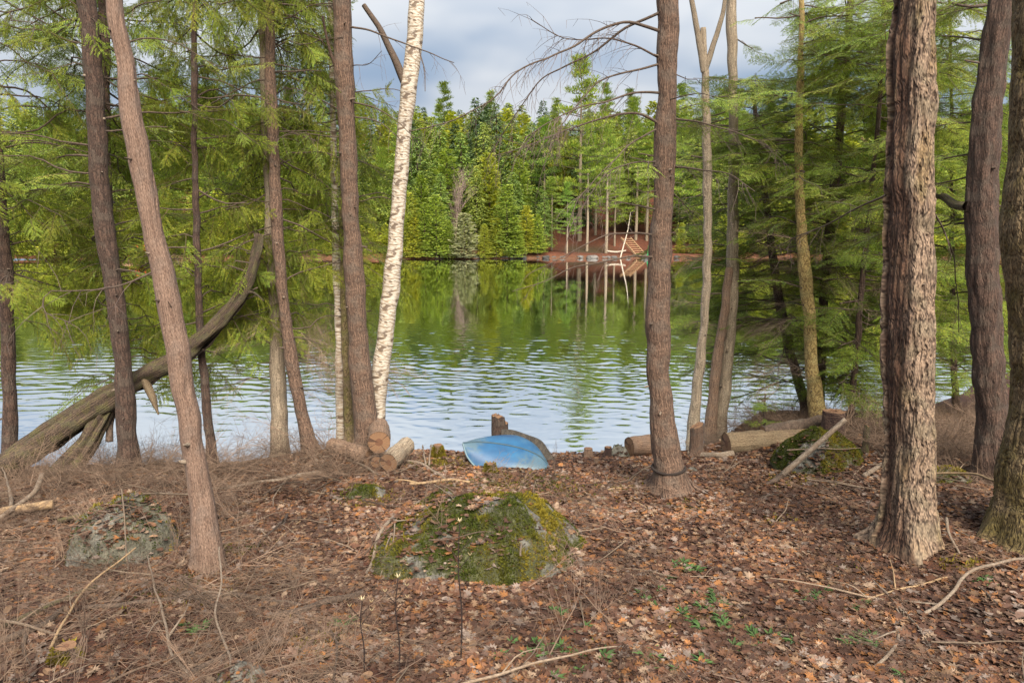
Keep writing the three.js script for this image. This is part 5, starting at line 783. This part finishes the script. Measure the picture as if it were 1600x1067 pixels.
// far bank things: birch, white log, steps, slide, rocks, dock with chairs
{
  const fb = (px, d) => { const p = at(px, 395, d); p.y = farGround(p.x, p.z); return p; };
  let p = fb(969, 82.2), t = thing('birch_tree', 'thin leaning white birch on the russet bank across the lake', 'tree', p);
  mesh('trunk', limb([V(0, -0.2, 0), V(0.45, 1.6, 0), V(0.8, 3, 0), V(1.1, 5, -0.2)], [0.08, 0.07, 0.05, 0.02], { round: 10, step: 0.2 }), M.birch, t);
  p = fb(948, 83); t = thing('fallen_log', 'white fallen log on the russet bank across the lake', 'log', p); p.y += 0; mesh('trunk', limb([V(0, 0.3, 0), V(1, 0.2, 0.1), V(2.2, 0.35, -0.1)], [0.1, 0.1, 0.07], { round: 10, step: 0.2, capStart: true }), M.birch, t);
  for (const [px, d, w, label] of [[947, 86, 0.2, 'dark straight trunk rising from the russet bank beside the white log'], [917, 87, 0.17, 'grey trunk at the left end of the russet clearing'], [993, 92, 0.2, 'thin trunk behind the wooden steps']]) { p = fb(px, d); t = thing('pine_tree', label, 'tree', p); mesh('trunk', limb([V(0, -0.3, 0), V(0.05, 3, 0), V(0, 9, 0)], [w, w * 0.85, w * 0.5], { round: 10, step: 0.5 }), M_farTrunk, t); const c = mesh('crown', FAR.pine[1], M_farLeaf, t); c.scale.setScalar(0.75); c.position.y = 1.5; }
  // steps
  p = fb(1003, 82.4); p.y += 0.1; t = thing('wooden_steps', 'wooden steps climbing the russet bank across the lake', 'steps', p); t.rotation.y = 0.35;
  const wood = bark([150, 112, 78], [198, 160, 120], [180, 144, 110], { nu: 3, nv: 1, s: 17, bump: 0.002 }), n = 9, rise = 0.22, run = 0.42;
  for (const s of [-0.62, 0.62]) { const g = new THREE.BoxGeometry(0.08, 0.24, Math.hypot(n * rise, n * run)); const m = mesh('stringer', g, wood, t); m.position.set(s, n * rise / 2, -n * run / 2); m.rotation.x = Math.atan2(rise, run); }
  for (let i = 0; i < n; i++) { const m = mesh('tread', new THREE.BoxGeometry(1.14, 0.05, 0.36), wood, t); m.position.set(0, (i + 0.6) * rise, -(i + 0.5) * run); }
  // green slide, a trough with raised sides
  p = fb(1016, 82.2); t = thing('green_slide', 'bright green slide beside the wooden steps across the lake', 'slide', p);
  const sh = new THREE.Shape(); sh.moveTo(-0.35, 0.3); sh.quadraticCurveTo(-0.33, 0, 0, 0); sh.quadraticCurveTo(0.33, 0, 0.35, 0.3); sh.lineTo(0.40, 0.3); sh.quadraticCurveTo(0.38, -0.06, 0, -0.06); sh.quadraticCurveTo(-0.38, -0.06, -0.40, 0.3);
  const path = new THREE.CatmullRomCurve3([V(0.9, 2.5, -2.2), V(0.5, 1.9, -1.2), V(0.1, 0.8, 0), V(-0.1, 0.35, 0.8)]), green = new THREE.MeshPhysicalMaterial({ color: 0x2fa866, roughness: 0.4, clearcoat: 0.3 });
  mesh('chute', new THREE.ExtrudeGeometry(sh, { steps: 30, extrudePath: path, bevelEnabled: false }), green, t);
  for (const s of [-0.3, 0.3]) mesh('leg', limb([V(0.7 + s, -0.2, -1.6), V(0.7 + s, 2.1, -1.6)], [0.05, 0.05], { round: 8, step: 0.4 }), M.stick, t);
  // rocks at the waterline
  const r = rng(616); const rg = [1, 2, 3].map((k) => { const g = new THREE.IcosahedronGeometry(0.5, 3), P = g.attributes.position; for (let i = 0; i < P.count; i++) { const v = V().fromBufferAttribute(P, i), f = 1 + 0.5 * noise(v.x * 2.2 + k * 5, v.y * 2.2, v.z * 2.2); P.setXYZ(i, v.x * f * 1.3, v.y * f * 0.7, v.z * f); } g.computeVertexNormals(); return g; }), rm = [[0.11, 0.10, 0.09], [0.06, 0.055, 0.05], [0.17, 0.155, 0.14]].map((c) => new THREE.MeshStandardMaterial({ color: new THREE.Color().setRGB(...c), roughness: 0.95, bumpMap: soilGrey[1], bumpScale: 0.05 }));
  for (let i = 0; i < 26; i++) { const x = -9 + 28 * r(), m = mesh('shore_rock', rg[i % 3], rm[Math.floor(r() * 3)]); m.position.set(x, 0.12, farShore(x) - 0.15 - 0.4 * r()); const s = 0.4 + 0.8 * r() * r(); m.scale.set(s, s * 0.8, s); m.rotation.y = r() * 6; tag(m, 'rock in the line along the far waterline', 'rock', 'rocks along the far waterline'); }
  // dock with two red chairs
  const dp = at(232, 402, 76); dp.y = 0; t = thing('dock', 'pale wooden dock on the far shore at the left', 'dock', dp);
  for (let i = 0; i < 14; i++) { const m = mesh('plank', new THREE.BoxGeometry(0.40, 0.05, 1.8), wood, t); m.position.set(-3 + i * 0.43, 0.45, 0); }
  for (const x of [-3, 0, 2.6]) for (const z of [-0.8, 0.8]) { const m = mesh('post', new THREE.CylinderGeometry(0.08, 0.08, 1.6, 8), M.stick, t); m.position.set(x, -0.3, z); } for (const z of [-0.6, 0.6]) { const m = mesh('beam', new THREE.BoxGeometry(6, 0.14, 0.08), wood, t); m.position.set(-0.2, 0.35, z); }
  const red = new THREE.MeshStandardMaterial({ color: 0xb8281c, roughness: 0.6 });
  [-1.55, -0.45].forEach((dx, i) => {
    const c = thing('garden_chair', i ? 'red slatted garden chair on the far dock, nearer the leaning bare trunk' : 'red slatted garden chair at the open end of the far dock', 'chair', V(dp.x + dx, 0.475, dp.z), 'red chairs on the dock');
    for (let k = 0; k < 5; k++) { const m = mesh('back_slat', new THREE.BoxGeometry(0.12, 0.85, 0.03), red, c); m.position.set((k - 2) * 0.14, 0.72, -0.3); m.rotation.x = -0.3; }
    for (let k = 0; k < 4; k++) { const m = mesh('seat_slat', new THREE.BoxGeometry(0.68, 0.03, 0.12), red, c); m.position.set(0, 0.36 - 0.02 * (3 - k), -0.15 + k * 0.14); }
    for (const s of [-0.38, 0.38]) { let m = mesh('armrest', new THREE.BoxGeometry(0.13, 0.03, 0.7), red, c); m.position.set(s, 0.58, 0); m = mesh('leg', new THREE.BoxGeometry(0.04, 0.57, 0.1), red, c); m.position.set(s, 0.285, 0.28); m = mesh('leg', new THREE.BoxGeometry(0.04, 0.5, 0.1), red, c); m.position.set(s, 0.25, -0.25); m.rotation.x = 0.25; }
  });
}
renderer.render(scene, camera);
